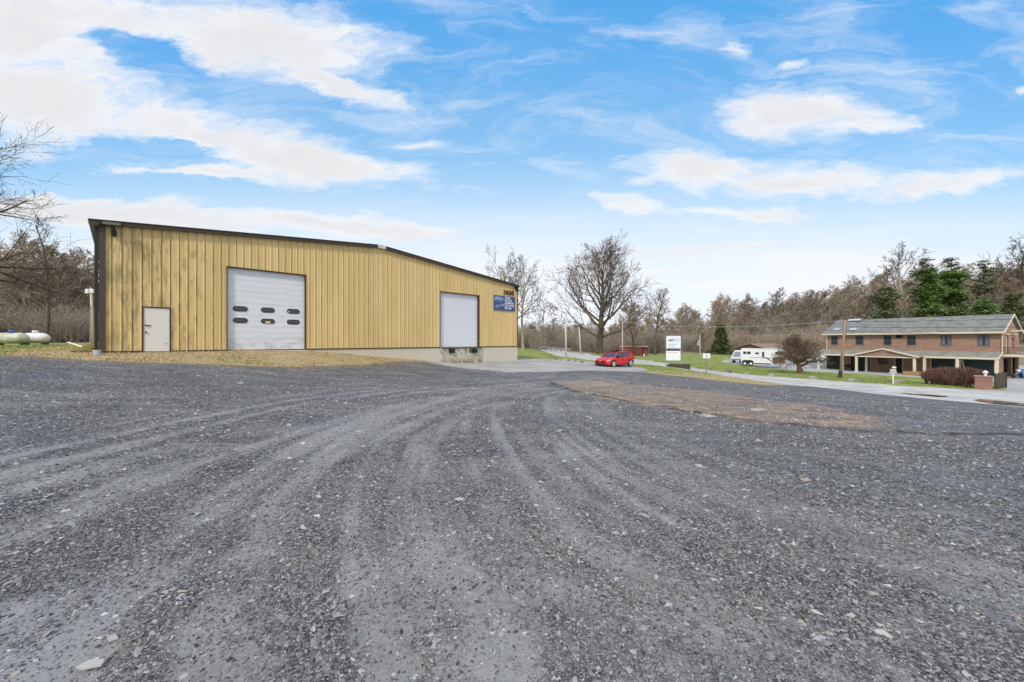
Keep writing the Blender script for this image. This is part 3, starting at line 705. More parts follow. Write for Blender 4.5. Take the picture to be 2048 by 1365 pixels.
# foundation
FX0, FX1 = wx(600), XR
fd = MB(); fd.box(.02, wx(881) - .02, -.02, .3, -1.8, -.052).box(wx(961), XR - .03, -.02, .3, -1.8, -.052)
fd.box(wx(881), wx(961) - .01, .2, .5, -1.8, -.10)
fd.build('foundation', M_CONC, whr)
dk = MB(); dk.box(wx(880), wx(961), -.14, .18, -1.8, -.02)
dko = dk.build('dock_wall', M_DCONC, whr)
MB().box(wx(880) - .01, wx(961) + .01, -.165, -.142, -.12, -.015).build('dock_edge', mat('worn_steel', (.16, .15, .13), .6, .5, var=.3, vscale=6), dko)
for a, b in ((895.5, 905), (940, 950.5)):
    z0, z1 = wz((a + b) / 2, 706), wz((a + b) / 2, 697)
    MB().box(wx(a), wx(b), -.30, -.142, z0, z1 - .02).build('dock_bumper', M_DARK, dko, bevel=.01)
# personnel door
fr = MB(); x0, x1, z1 = D0[0], D0[1], D0[3]
fr.box(x0, x0 + .05, -.05, .08, -.03, z1).box(x1 - .05, x1, -.05, .08, -.03, z1).box(x0 + .051, x1 - .051, -.05, .08, z1 - .05, z1)
pd = MB().box(x0 + .052, x1 - .052, -.02, .03, -.02, z1 - .052).build('door', mat('door_cream', (.72, .71, .64), .5, var=.04), whr)
fr.build('door_frame', M_TRIM2, pd)
MB().box(x0 + .10, x0 + .30, -.05, -.021, wz(290, 652), wz(290, 650.5)).tube((x0 + .12, -.08, wz(290, 651)), (x0 + .12, -.02, wz(290, 651)), .03).build('door_handle', M_DARK, pd)
MB().lathe([(.0, -.08), (.035, -.075), (.04, -.05), (.03, -.022)], (x0 + .13, 0, wz(290, 665)), 10, 'y').build('lock', M_TRIM, pd)
MB().box(x1 - .22, x1 - .12, -.032, -.021, .32, .35).build('door_plate', M_STEEL, pd)
# threshold slab under the personnel door
MB().box(x0 - 1.6, x1 + .1, -.28, -.06, -.6, -.10).build('door_step', M_CONC, whr)
# sectional door
x0, x1, _, z1 = D1
H = z1; nrow = 14
dmb = MB()
for k in range(nrow):
    za = .0 + H * k / nrow; zb = H * (k + 1) / nrow - (.022 if k % 2 else .010)
    dmb.box(x0 + .045, x1 - .045, .13, .18, za, zb)
dmb.box(x0 + .045, x1 - .045, .14, .17, 0, H)
gd = dmb.build('overhead_door', M_DOOR, whr)
jb = MB().box(x0, x0 + .04, -.035, .2, 0, H).box(x1 - .04, x1, -.035, .2, 0, H).box(x0 + .041, x1 - .041, -.034, .2, H - .05, H)
jb.build('door_jamb', M_TRIM2, gd)
M_WIN = mat('dark_glass', (.035, .045, .065), .12, spec=.6)
def pill(w, h, n=8):
    r = h / 2; pts = []
    for cx, a0 in ((w / 2 - r, -90), (-w / 2 + r, 90)):
        for k in range(n + 1): a = R(a0 + 180 * k / n); pts.append((cx + r * math.cos(a), r * math.sin(a)))
    return pts
zr = (wz(481, 617.7), wz(481, 641))
for a, b in ((466.6, 496.5), (523, 550.5), (575, 600.6)):
    for zc in zr:
        c = (wx(a) + wx(b)) / 2; w = wx(b) - wx(a); Mx = Matrix.Translation((c, 0, zc))
        o = MB().prism(pill(w, .27), 'y', .105, .129, Mx).build('window', mat('window_gasket', (.02, .022, .03), .5), gd)
        MB().prism(pill(w - .09, .18), 'y', .100, .104, Mx).build('pane', M_WIN, o)
c = wx(537); MB().prism([(-.13, -.12), (.12, -.12), (.1, -.02), (.03, 0), (-.11, -.01)], 'y', .092, .099, Matrix.Translation((c, 0, zr[1]))).build('sticker', mat('yellow_sticker', (.75, .62, .18), .6), gd)
c = wx(578.5); MB().prism(pill(.08, .05, 4), 'y', .092, .099, Matrix.Translation((c, 0, zr[0] - .04))).build('sticker', mat('white_sticker', (.8, .8, .8), .6), gd)
# roll-up door
x0, x1, _, z1 = D2
sl = MB(); n = 44; ring = []
prof = []
for k in range(n):
    za = z1 * k / n; h = z1 / n
    prof += [(.16, za), (.135, za + h * .2), (.13, za + h * .5), (.135, za + h * .8), (.16, za + h * .96)]
prof.append((.16, z1))
for (ya, za), (yb, zb) in zip(prof, prof[1:]): sl.add([(x0 + .03, ya, za), (x1 - .10, ya, za), (x1 - .10, yb, zb), (x0 + .03, yb, zb)], [(0, 1, 2, 3)])
rd = sl.build('roll_up_door', mat('rolldoor_white', (.76, .78, .83), .45, var=.03), whr, fixn=False)
jb = MB().box(x0, x0 + .03, -.035, .22, 0, z1).box(x1 - .10, x1, -.034, .22, -.02, z1).box(x0 + .031, x1 - .101, -.034, .22, z1 - .06, z1)
jo = jb.build('door_jamb', mat('oxide_brown', (.07, .022, .015), .5, var=.15), rd)
MB().box(x1 - .08, x1 - .03, -.06, -.0355, .42, .5).build('door_latch', M_STEEL, rd)
# lights, camera, numbers, sign board hanging on the front
def wthing(name, px, py, label, cat, group=None):
    x = wx(px); p = w2w(x, -.04); return empty(name, (p[0], p[1], SLAB + wz(px, py)), WANG, label, cat, group)
t = wthing('floodlight', 228, 462, 'black twin floodlight with sensor box under the eave at the warehouse left corner', 'floodlight')
MB().box(-.38, .28, -.30, -.18, .16, .32, Matrix.Rotation(R(-4), 4, 'Y')).build('lamp_head', M_DARK, t, bevel=.02)
MB().box(-.33, .23, -.312, -.302, .18, .30, Matrix.Rotation(R(-4), 4, 'Y')).build('lens', mat('lamp_lens', (.16, .15, .14), .35), t)
MB().tube((0, -.0, 0), (-.02, -.2, .2), .03).tube((0, -.06, -.05), (0, -.06, .1), .035).build('bracket', M_DARK, t)
MB().box(-.08, .09, -.14, .03, -.24, 0.0).build('sensor_box', M_DARK, t, bevel=.015)
t = wthing('security_light', 1031, 576, 'small black double spotlight at the right end of the yellow warehouse below the eave', 'spotlight')
MB().tube((0, .03, 0), (0, -.25, 0), .05).box(-.09, .09, -.02, .03, -.13, .13).build('bracket', M_DARK, t)
for s, zz in ((-.05, -.22), (.05, .22)):
    MB().tube((s, -.2, zz * .4), (s - .12, -.34, zz - .1), .06, .13, 12).build('lamp_head', M_DARK, t)
t = wthing('house_number', 1006.3, 589.2, 'dark brown house number 3050 on the yellow wall above the blue sign', 'house number')
xs = [wx(p) - wx(1006.3) for p in (1006.3, 1011.8, 1017.2, 1022.2)]
for ch, dx in zip('3050', xs):
    text_mesh('digit', ch, .56, M_TRIM2, t, (dx - .02, -.035, 0), (R(90), 0, 0), .018, bold=.016)
M_SB = mat('sign_blue', (.045, .085, .24), .5, var=.1, vscale=3); M_SW = mat('sign_white', (.72, .74, .80), .5); M_SL = mat('sign_pale_blue', (.42, .48, .66), .5)
x0 = wx(986); wS = wx(1028.5) - x0; zb, zt_ = wz(1007, 621.3), wz(1007, 592.7); hS = zt_ - zb
p = w2w(x0, -.05)
t = empty('sign_board', (p[0], p[1], SLAB + zb), WANG, 'blue and white company sign board with oval emblem below the house number', 'sign')
MB().box(0, wS, -.03, .01, 0, hS).build('board', M_SB, t)
MB().box(-.02, wS + .02, -.02, .012, hS, hS + .025).box(-.02, wS + .02, -.02, .012, -.025, 0).box(-.02, 0, -.02, .012, 0, hS).box(wS, wS + .02, -.02, .012, 0, hS).build('frame', mat('sign_edge', (.35, .34, .38), .5), t)
em = MB()
def ring(mb, cx, cz, rx, rz, w, y0, y1, n=28, rot=0):
    for k in range(n):
        q = []
        for kk in (k, k + 1):
            a = 2 * math.pi * kk / n
            for f in (1, 1 - w): q.append((cx + rx * f * math.cos(a), cz + rz * f * math.sin(a)))
        mb.prism([q[0], q[2], q[3], q[1]], 'y', y0, y1)
ring(em, wS * .24, hS * .76, wS * .205, hS * .185, .10, -.036, -.031)
emo = em.build('emblem', M_SL, t)
MB().prism([(wS * .07, hS * .72), (wS * .36, hS * .68), (wS * .40, hS * .84), (wS * .10, hS * .88)], 'y', -.035, -.031).build('emblem_panel', M_SL, t)
text_mesh('emblem_text', 'Quality', .30, mat('sign_mid', (.16, .22, .42), .5), t, (wS * .09, -.037, hS * .74), (R(90), R(3), 0), .002, sx=.9)
text_mesh('text_line', 'Metal Works', .22, M_SL, t, (wS * .09, -.037, hS * .22), (R(90), R(-12), 0), .002, shear=.4)
text_mesh('text_line', 'Call Us Today', .22, M_SL, t, (wS * .05, -.037, hS * .09), (R(90), R(-14), 0), .002, shear=.4)
for k, s in enumerate(('THE MILL', 'METAL INC.', 'COMMERCIAL', 'CUSTOM TRUCKS', 'BED LINER')):
    text_mesh('text_line', s, .235, M_SW, t, (wS * .51, -.037, hS * (.83 - .182 * k)), (R(90), 0, 0), .002, sx=.74 if len(s) < 11 else .60, bold=.008)

# ------------------------------------------------------------ generic trees
def bare_segments(seed, H, r0, limbs=14, subs=(6, 5, 4), start=.22, spread=(25, 62), limb_len=.42, droop=.0, up=.25, lean=(0, 0), tmin=.012, forks=1, wob=.13):
    g = random.Random(seed); segs = []     # (p0,p1,r0,r1,level)
    def grow(p, d, L, r, lev, n):
        pts = [(p, r)]; st = L / n
        for i in range(n):
            d = (d + Vector((g.gauss(0, wob), g.gauss(0, wob), g.gauss(0, wob * .7) + (up * .28 if lev > 0 else 0) - droop * (lev >= 2) * .2))).normalized()
            p = p + d * st; rr = max(tmin, r * (1 - .78 * (i + 1) / n)); pts.append((p, rr))
        for (a, ra), (b, rb) in zip(pts, pts[1:]): segs.append((a, b, ra, rb, lev))
        return pts
    def child(pts, lev, L):
        if lev > len(subs): return
        cnt = subs[lev - 1]
        for k in range(cnt):
            t = (.25 + .75 * (k + g.random()) / cnt) * (len(pts) - 1); i = min(int(t), len(pts) - 2); f = t - i
            a, ra = pts[i]; b, rb = pts[i + 1]; p = a.lerp(b, f); r = (ra + (rb - ra) * f)
            d0 = (b - a).normalized(); ax = d0.orthogonal().normalized(); ax.rotate(Matrix.Rotation(g.random() * 6.28, 3, d0))
            d = d0.copy(); d.rotate(Matrix.Rotation(R(g.uniform(24, 58)), 3, ax))
            l = L * g.uniform(.35, .65) * (1.15 - .45 * t / len(pts)); q = grow(p, d, l, max(tmin, r * .6), lev + 1, 3 if lev < 2 else 2)
            child(q, lev + 1, l)
    for fk in range(forks):
        d = Vector((lean[0] + (g.gauss(0, .12) if forks > 1 else 0), lean[1] + (g.gauss(0, .12) if forks > 1 else 0), 1)).normalized()
        ow, ou = wob, up
        wob = .05; trunk = grow(Vector((0, 0, -.3)), d, H * .93, r0, 0, 9); wob = ow
        # root flare
        segs.append((Vector((0, 0, -.4)), Vector((0, 0, .5)), r0 * 1.5, r0 * .98, 0))
        for k in range(limbs // forks):
            f = (k + g.random()) / (limbs // forks); t = (start + (1 - start) * f) * (len(trunk) - 1); i = min(int(t), len(trunk) - 2)
            a, ra = trunk[i]; b, rb = trunk[i + 1]; p = a.lerp(b, t - i); r = ra + (rb - ra) * (t - i)
            az = k * 2.399 + g.random(); el = R(90 - (spread[1] + (spread[0] - spread[1]) * f))
            dd = Vector((math.cos(az) * math.cos(el), math.sin(az) * math.cos(el), math.sin(el)))
            L = H * limb_len * (1.1 - .62 * f) * g.uniform(.75, 1.15)
            q = grow(p, dd, L, max(tmin, min(r * .62, r0 * .42)), 1, 6); child(q, 1, L)
    return segs
def tubes(segs, n=3):
    P0 = np.array([s[0] for s in segs], float); P1 = np.array([s[1] for s in segs], float); R0 = np.array([s[2] for s in segs]); R1 = np.array([s[3] for s in segs])
    d = P1 - P0; L = np.linalg.norm(d, axis=1, keepdims=True); d = d / np.maximum(L, 1e-6); P1 = P1 + d * (R1[:, None] * .5)
    ref = np.where(np.abs(d[:, 2:3]) > .9, np.array([[1., 0, 0]]), np.array([[0., 0, 1]])); u = np.cross(d, ref); u /= np.linalg.norm(u, axis=1, keepdims=True); v = np.cross(d, u)
    V = np.empty((len(segs), 2 * n, 3))
    for k in range(n):
        a = 2 * math.pi * k / n; o = u * math.cos(a) + v * math.sin(a); V[:, k] = P0 + o * R0[:, None]; V[:, n + k] = P1 + o * R1[:, None]
    f = np.array([(k, (k + 1) % n, n + (k + 1) % n, n + k) for k in range(n)])
    return V.reshape(-1, 3), (f[None] + (np.arange(len(segs)) * 2 * n)[:, None, None]).reshape(-1, 4)
def bark(name, a, b, moss=None):
    m = bpy.data.materials.new(name); m.use_nodes = True; t = NT(m.node_tree); p = t.n['Principled BSDF']
    ob = t.node('ShaderNodeTexCoord').outputs['Object']; n = t.noise(t.vmul(ob, (6, 6, 1.3)), 1.2, 5, .65)
    col = t.mix(t.ramp(n, .35, .65), a, b)
    oi = t.node('ShaderNodeObjectInfo').outputs['Random']; g = t.m('MULTIPLY_ADD', oi, .5, .75)
    col = t.mix(1.0, col, t.node('ShaderNodeCombineColor', ins={0: g, 1: g, 2: g}).outputs[0], 'MULTIPLY')
    if moss: col = t.mix(t.ramp(t.noise(ob, .8, 3, .5), .5, .65, 0, .6), col, moss)
    t.put(p.inputs['Base Color'], col); p.inputs['Roughness'].default_value = .9; p.inputs['Specular IOR Level'].default_value = .15
    return m
B_DARK = bark('bark_dark', (.075, .06, .048), (.13, .105, .08), (.11, .115, .04))
B_TWIG = bark('twig_dark', (.10, .068, .055), (.16, .11, .085))
B_GREY = bark('bark_grey', (.24, .205, .16), (.40, .345, .27), (.24, .23, .14))
B_BROWN = bark('twig_brown', (.27, .21, .155), (.38, .30, .225))
B_RED = bark('twig_red', (.28, .21, .16), (.36, .275, .215))
def bare_tree(name, loc, segs, mt, mtw, label, cat='tree', group=None, rz=0):
    t = empty(name, loc, rz, label, cat, group)
    a = [s for s in segs if s[4] == 0]; b = [s for s in segs if s[4] == 1]; c = [s for s in segs if s[4] > 1]
    V, Fc = tubes(a, 10); np_mesh('trunk', V, Fc, mt, t, True)
    V, Fc = tubes(b, 6); V2, F2 = tubes(c, 3)
    o = np_mesh('crown', np.concatenate([V, V2]), np.concatenate([Fc, F2 + len(V)]), mt, t, False); o.data.materials.append(mtw)
    mi = np.ones(len(Fc) + len(F2), dtype=np.int32); mi[:len(Fc)] = 0; o.data.polygons.foreach_set('material_index', mi)
    return t
# the big tree beyond the red car
x, y, z = at(1200, 73)
bare_tree('bare_tree', (x, y, z), bare_segments(42, 17.3, .62, 24, (7, 5, 4), .17, (16, 72), .60, up=.36, tmin=.022), B_DARK, B_TWIG, 'large spreading bare tree standing behind the red car')
# trees by the right end of the warehouse
x, y, z = at(1012, 66); bare_tree('bare_tree', (x, y, z), bare_segments(8, 14.8, .40, 12, (5, 4, 3), .25, (12, 50), .5, up=.45, tmin=.02, forks=2), B_GREY, B_DARK, 'bare tree rising behind the right end of the warehouse roof')
x, y, z = at(1046, 64); bare_tree('bare_tree', (x, y, z), bare_segments(19, 12.5, .26, 12, (5, 4, 3), .2, (22, 70), .5, up=.35, tmin=.018), B_GREY, B_DARK, 'forked bare tree right beside the warehouse corner, reaching over the far grass')
x, y, z = at(1080, 76); bare_tree('bare_tree', (x, y, z), bare_segments(23, 9.0, .16, 10, (5, 4, 3), .2, (20, 60), .5, up=.3, tmin=.018), B_GREY, B_TWIG, 'small leaning bare tree between the warehouse and the first white pole', group='bare young trees by the far road')
x, y, z = at(1310, 108); bare_tree('bare_tree', (x, y, z), bare_segments(31, 17, .33, 14, (6, 4, 3), .38, (20, 60), .36, up=.4, tmin=.026), B_DARK, B_TWIG, 'solitary bare tree with a straight trunk just left of the tall white sign')
x, y, z = at(1268, 95); bare_tree('bare_tree', (x, y, z), bare_segments(37, 12, .2, 16, (7, 6, 4), .2, (20, 60), .45, up=.3, tmin=.022), B_DARK, B_RED, 'reddish twiggy bare tree above the red shed')
# tree with branches entering at the left edge
x, y, z = at(-215, 22)
bare_tree('bare_tree', (x, y, z), bare_segments(57, 15.5, .34, 26, (7, 5, 4), .25, (38, 80), .38, up=.12, tmin=.007), B_DARK, bark('twig_black', (.035, .028, .026), (.07, .055, .05)), 'near bare tree whose dark branches reach in from the left edge')
x, y, z = at(92, 44)
bare_tree('bare_tree', (x, y, z), bare_segments(66, 14.5, .17, 24, (4, 3, 3), .3, (28, 60), .17, up=.15, tmin=.012), B_DARK, B_TWIG, 'tall thin bare tree standing above the propane tanks')
# small round tree in front of the trailer
x, y, z = at(1600, 51.5)
bare_tree('round_tree', (x, y, z), bare_segments(71, 4.5, .34, 38, (8, 6, 5), .28, (28, 74), .60, droop=.3, up=.12, tmin=.009), bark('bark_redbrown', (.11, .07, .055), (.17, .115, .085)), bark('twig_umber', (.15, .10, .075), (.22, .155, .115)), 'low round bare tree with a dense twiggy crown in front of the horse trailer')

# woodland prototypes, copied
protos = []
for k in range(7):
    s = bare_segments(100 + k, 16 + 2 * (k % 3), .24 + .03 * (k % 3), 17, (6, 4, 3), .34 - .04 * (k % 3), (14, 55), .34 + .03 * (k % 2), up=.4, tmin=.040)
    V, Fc = tubes(s, 3); me = bpy.data.meshes.new('x')
    o = np_mesh('woodland_tree', V, Fc, [B_GREY, B_BROWN, B_GREY, B_GREY, B_BROWN, B_RED, B_GREY][k])
    COL.objects.unlink(o); protos.append(o)
def wood_tree(px, D, h, lab, grp, proto=None, g=random):
    x, y, z = at(px, D); p = protos[proto if proto is not None else g.randrange(7)]
    o = p.copy(); COL.objects.link(o); o.location = (x, y, z - .3); o.rotation_euler = (0, 0, g.random() * 6.28); s = h / 17.5
    o.scale = (s * g.uniform(1.0, 1.5), s * g.uniform(1.0, 1.5), s); return tag(o, lab, 'tree', grp)
gr = random.Random(9)
HL, HG = 'bare leafless tree in the wood on the hillside behind the brick house and lawn', 'bare trees of the hillside wood'
def skyline(px):   # photo row of the wood's top on the right side
    xs = [1040, 1120, 1200, 1300, 1400, 1500, 1600, 1700, 1770, 1850, 1950, 2048, 2300]; ys = [662, 640, 648, 636, 616, 602, 586, 566, 556, 552, 548, 540, 530]
    return float(np.interp(px, xs, ys))
for row, (D0_, n, dy) in enumerate(((190, 52, 0), (168, 50, 6), (150, 46, 16), (132, 40, 34))):
    for i in range(n):
        px = 1050 + (2260 - 1050) * (i + gr.random()) / n; D = D0_ * gr.uniform(.95, 1.05)
        if px > 1750: D *= .85
        x, y, z = at(px, D); top = skyline(px) + dy + gr.uniform(-7, 9); h = CAMZ - (top - HY) * D / F - z
        h = max(7, min(h * .93, 28)); wood_tree(px, D, h, HL, HG, g=gr)
LL, LG = 'bare leafless tree in the thicket behind the propane tanks at the left', 'bare trees of the left thicket'
for row, (D0_, n, hh) in enumerate(((84, 22, 16.5), (72, 22, 14), (60, 20, 11.5))):
    for i in range(n):
        px = -420 + 640 * (i + gr.random()) / n; wood_tree(px, D0_ * gr.uniform(.93, 1.07), hh * gr.uniform(.75, 1.15), LL, LG, g=gr)
# the dark understorey that fills the woods (uncountable)
def brush():
    g = random.Random(4); rg = np.random.default_rng(4)
    base = []
    for k in range(4):
        segs = []
        for j in range(26):
            p = Vector((g.gauss(0, .9), g.gauss(0, .9), -.2)); d = Vector((g.gauss(0, .25), g.gauss(0, .25), 1)).normalized(); L = g.uniform(2, 5); r = .035
            for i in range(3):
                q = p + d * L / 3; segs.append((p, q, r, r * .75, 0)); r *= .75
                for m_ in range(4):
                    dd = (d + Vector((g.gauss(0, .7), g.gauss(0, .7), g.gauss(0, .4)))).normalized(); a = p.lerp(q, g.random()); b_ = a + dd * g.uniform(.5, 1.3); segs.append((a, b_, .022, .014, 1))
                    for mm in range(2): segs.append((b_, b_ + (dd + Vector((g.gauss(0, .6), g.gauss(0, .6), .3))).normalized() * .6, .015, .009, 1))
                p = q; d = (d + Vector((g.gauss(0, .2), g.gauss(0, .2), 0))).normalized()
        base.append(tubes(segs, 3))
    VV = []; FF = []; T = []; off = 0
    def put(x, y, s, tone, zs=1.0):
        nonlocal off
        V, Fc = base[g.randrange(4)]; a = g.random() * 6.28; c_, s_ = math.cos(a), math.sin(a)
        W_ = np.empty_like(V); W_[:, 0] = (V[:, 0] * c_ - V[:, 1] * s_) * s + x; W_[:, 1] = (V[:, 0] * s_ + V[:, 1] * c_) * s + y; W_[:, 2] = V[:, 2] * s * zs + tz(x, y)
        VV.append(W_); FF.append(Fc + off); T.append(np.full(len(V), tone)); off += len(V)
    for i in range(330):
        px = g.uniform(1040, 2260); D = g.uniform(118, 180); x, y, _ = at(px, D)
        if px > 1860: x, y, _ = at(px, g.uniform(95, 150))
        put(x, y, g.uniform(.8, 1.7), g.random() * .6)
    for i in range(70):       # low reddish thicket behind the trailers
        x, y, _ = at(g.uniform(1470, 1690), g.uniform(98, 116)); put(x, y, g.uniform(.9, 1.35), .8 + g.random() * .2)
    for i in range(60):
        x, y, _ = at(g.uniform(1040, 1330), g.uniform(112, 135)); put(x, y, g.uniform(.9, 1.5), g.random() * .5)
    for i in range(150):      # left thicket
        x, y, _ = at(g.uniform(-420, 190), g.uniform(50, 74)); put(x, y, g.uniform(.6, 1.3), g.random() * .7)
    m = bpy.data.materials.new('brushwood'); m.use_nodes = True; t = NT(m.node_tree); p = t.n['Principled BSDF']
    c = t.mix(t.attr('tone'), (.29, .25, .195), (.35, .285, .22)); t.put(p.inputs['Base Color'], c); p.inputs['Roughness'].default_value = .95; p.inputs['Specular IOR Level'].default_value = .1
    o = np_mesh('brushwood', np.concatenate(VV), np.concatenate(FF), m, None, False, dict(tone=np.concatenate(T)))
    tag(o, 'tangled brown brushwood and saplings filling the woods', 'brushwood', None, 'stuff')
brush()

# evergreens
def needle_mat(name, a, b):
    m = bpy.data.materials.new(name); m.use_nodes = True; t = NT(m.node_tree); p = t.n['Principled BSDF']
    n = t.noise(t.node('ShaderNodeTexCoord').outputs['Object'], .9, 4, .6); t.put(p.inputs['Base Color'], t.mix(t.ramp(n, .3, .7), a, b)); p.inputs['Roughness'].default_value = .8; p.inputs['Specular IOR Level'].default_value = .2
    return m
N_PINE = needle_mat('pine_needles', (.11, .19, .055), (.25, .36, .12)); N_DK = needle_mat('dark_needles', (.15, .19, .10), (.27, .30, .17)); N_SPR = needle_mat('spruce_needles', (.08, .11, .05), (.19, .205, .09))
def evergreen(name, loc, H, kind, seed, label, nm, group=None):
    g = random.Random(seed); t = empty(name, loc, 0, label, 'tree', group)
    MB().tube((0, 0, -.4), (0, 0, H * .97), H * .016 + .08, .03, 8).build('trunk', B_DARK, t, True)
    br = MB(); V = []; Fq = []
    def tuft(p, s, flat):
        for j in range(7):
            c = p + Vector((g.gauss(0, s * .5), g.gauss(0, s * .5), g.gauss(0, s * .5 * flat))); a = g.random() * 6.28
            u = Vector((math.cos(a), math.sin(a), g.gauss(0, .35))) * s * g.uniform(.45, .9); w = Vector((-math.sin(a), math.cos(a), g.gauss(0, .5))) * s * g.uniform(.10, .2)
            b = len(V); V.extend([c - u, c + w * 1.2, c + u, c - w]); Fq.append((b, b + 1, b + 2, b + 3))
    z = H * (.06 if kind == 'spruce' else .28 if kind == 'pine' else .30)
    while z < H * .98:
        f = z / H
        if kind == 'spruce': Rr = (H * .40 * (1 - f) ** .85 + .12) * g.uniform(.8, 1.1); nb = 11; st = .22; flat = .6
        elif kind == 'pine': Rr = H * .20 * (.35 + .85 * math.sin(math.pi * min(1, (1 - f) * .9 + .1))) * (.75 + .35 * math.sin(z * 1.3 + seed)); nb = 3; st = .26; flat = .8
        else: Rr = H * .30 * (1.05 - f) * g.uniform(.5, 1.2) + .8; nb = 2; st = .5; flat = .4
        for k in range(nb):
            a = g.random() * 6.28; L = Rr * g.uniform(.7, 1.1) * (1 if kind == 'spruce' else g.uniform(.55, 1.1)); rise = (-.12 if kind == 'spruce' else .18 if kind == 'pine' else .42) * L
            e = Vector((math.cos(a) * L, math.sin(a) * L, z + rise)); s0 = Vector((0, 0, z)); br.tube(s0, e, .05, .015, 4, False)
            m_ = max(3, int(L / .42))
            for j in range(m_):
                q = (j + .6) / m_
                if kind != 'spruce' and q < .25: continue
                p = s0.lerp(e, q); wdt = (.25 + .5 * math.sin(q * 3.14)) * (.6 if kind == 'spruce' else 1)
                for _ in range(2 if kind == 'spruce' else 3): tuft(p + Vector((-math.sin(a), math.cos(a), 0)) * g.gauss(0, wdt), .42 if kind == 'spruce' else .62, flat)
        z += st * (g.uniform(.8, 1.2) if kind == 'spruce' else g.uniform(.4, 1.6))
    br.build('branches', B_DARK, t, fixn=False)
    np_mesh('crown', np.array([tuple(v) for v in V]), np.array(Fq), nm, t)
    return t
x, y, z = at(1442, 100); evergreen('spruce_tree', (x, y, z), 7.6, 'spruce', 2, 'dark green cone-shaped spruce on the lawn left of the white camper', N_SPR)
for px, D, top, kind, seed, lab, nm in [
        (1772, 103, 572, 'pine', 3, 'dull green pine behind the left half of the house roof', N_DK),
        (1858, 104, 538, 'pine', 4, 'bright green pine, the left of the bright pair above the house', N_PINE),
        (1905, 106, 542, 'pine', 5, 'bright green pine, the right of the bright pair above the house', N_PINE),
        (1852, 118, 516, 'white', 6, 'dark tall pine with raised boughs, leftmost on the skyline above the house', N_DK),
        (1903, 118, 513, 'white', 7, 'dark tall pine with raised boughs, tallest on the skyline above the house', N_DK),
        (1968, 116, 520, 'white', 8, 'dark tall pine with raised boughs, near the right edge of the skyline', N_DK),
        (1970, 97, 600, 'pine', 9, 'low green pine just above the right part of the house roof', N_PINE),
        (2026, 97, 588, 'pine', 10, 'dull green pine beside the house gable at the right edge', N_DK)]:
    x, y, z = at(px, D); H = CAMZ - (top - HY) * D / F - z; evergreen('pine_tree', (x, y, z), H, kind, seed, lab, nm, 'pines in the hillside wood')
x, y, z = at(2030, 118); bare_tree('bare_tree', (x, y, z), bare_segments(88, 27, .5, 16, (5, 4, 3), .4, (18, 60), .34, up=.4, tmin=.04), B_DARK, B_DARK, 'tall dark bare tree on the skyline at the right edge above the house gable')
x, y, z = at(1810, 112); bare_tree('bare_tree', (x, y, z), bare_segments(89, 24, .48, 14, (5, 4, 3), .45, (18, 60), .34, up=.4, tmin=.035), bark('bark_pale', (.34, .30, .25), (.44, .39, .33)), B_TWIG, 'pale-trunked bare tree rising behind the middle of the house roof')

# ------------------------------------------------------------ brick house across the road
HO = (52.0, 64.3); HA = R(-60); HZ = -2.97; HL_ = 18.1
def hx(px, off=0.0):
    k = (px - CX) / F; return (k * (HO[1] + .5 * off) - HO[0] - .866 * off) / (.5 + .866 * k)
def hz(px, py, off=0.0):
    D = HO[1] - .866 * hx(px, off) + .5 * off; return CAMZ - (py - HY) * D / F - HZ
def brick_mat(name, a, b, mortar):
    m = bpy.data.materials.new(name); m.use_nodes = True; t = NT(m.node_tree); p = t.n['Principled BSDF']
    ob = t.node('ShaderNodeTexCoord').outputs['Object']; s = t.node('ShaderNodeSeparateXYZ', ins={0: ob}).outputs
    v = t.node('ShaderNodeCombineXYZ', ins={0: t.m('ADD', s[0], s[1]), 1: s[2], 2: 0.0}).outputs[0]
    br = t.node('ShaderNodeTexBrick', ins={'Vector': v, 'Color1': (*a, 1), 'Color2': (*b, 1), 'Mortar': (*mortar, 1), 'Scale': 1.0, 'Mortar Size': .012, 'Brick Width': .42, 'Row Height': .14, 'Bias': 0.0})
    n = t.noise(ob, 1.4, 5, .65); g = t.m('MULTIPLY_ADD', n, .5, .75)
    t.put(p.inputs['Base Color'], t.mix(1.0, br.outputs[0], t.node('ShaderNodeCombineColor', ins={0: g, 1: g, 2: g}).outputs[0], 'MULTIPLY')); p.inputs['Roughness'].default_value = .9
    return m
M_BR = brick_mat('house_brick', (.37, .21, .145), (.29, .16, .11), (.33, .25, .20))
M_PIER = brick_mat('pier_brick', (.36, .16, .13), (.24, .10, .085), (.33, .25, .22))
M_SHI = mat('grey_shingles', (.15, .155, .15), .9, var=.25, vscale=1.3, col2=(.235, .24, .22), bump=.4, bscale=8)
M_SHI2 = mat('weathered_shingles', (.20, .20, .17), .9, var=.2, vscale=1.1, col2=(.28, .28, .24), bump=.4, bscale=8)
M_CREAM = mat('cream_trim', (.68, .60, .46), .6, var=.05)
M_GREEN = mat('dark_green_door', (.014, .03, .026), .45, var=.2)
M_WF = mat('window_frame_grey', (.10, .105, .11), .6)
hs = empty('brick_house', (HO[0], HO[1], HZ), HA, 'long two-storey brick house with grey roof and front porch across the road', 'house')
EZ, RZ_, HD = 5.72, 7.98, 10.0
wl = MB()
ups = [(1662, 1675.5), (1711, 1727), (1767, 1783), (1813.5, 1832), (1881, 1903), (1955, 1979)]
gfo = [(1652, 1681), (1700, 1741), (1861, 1911), (1921, 1990), (1757, 1775), (1789, 1806)]
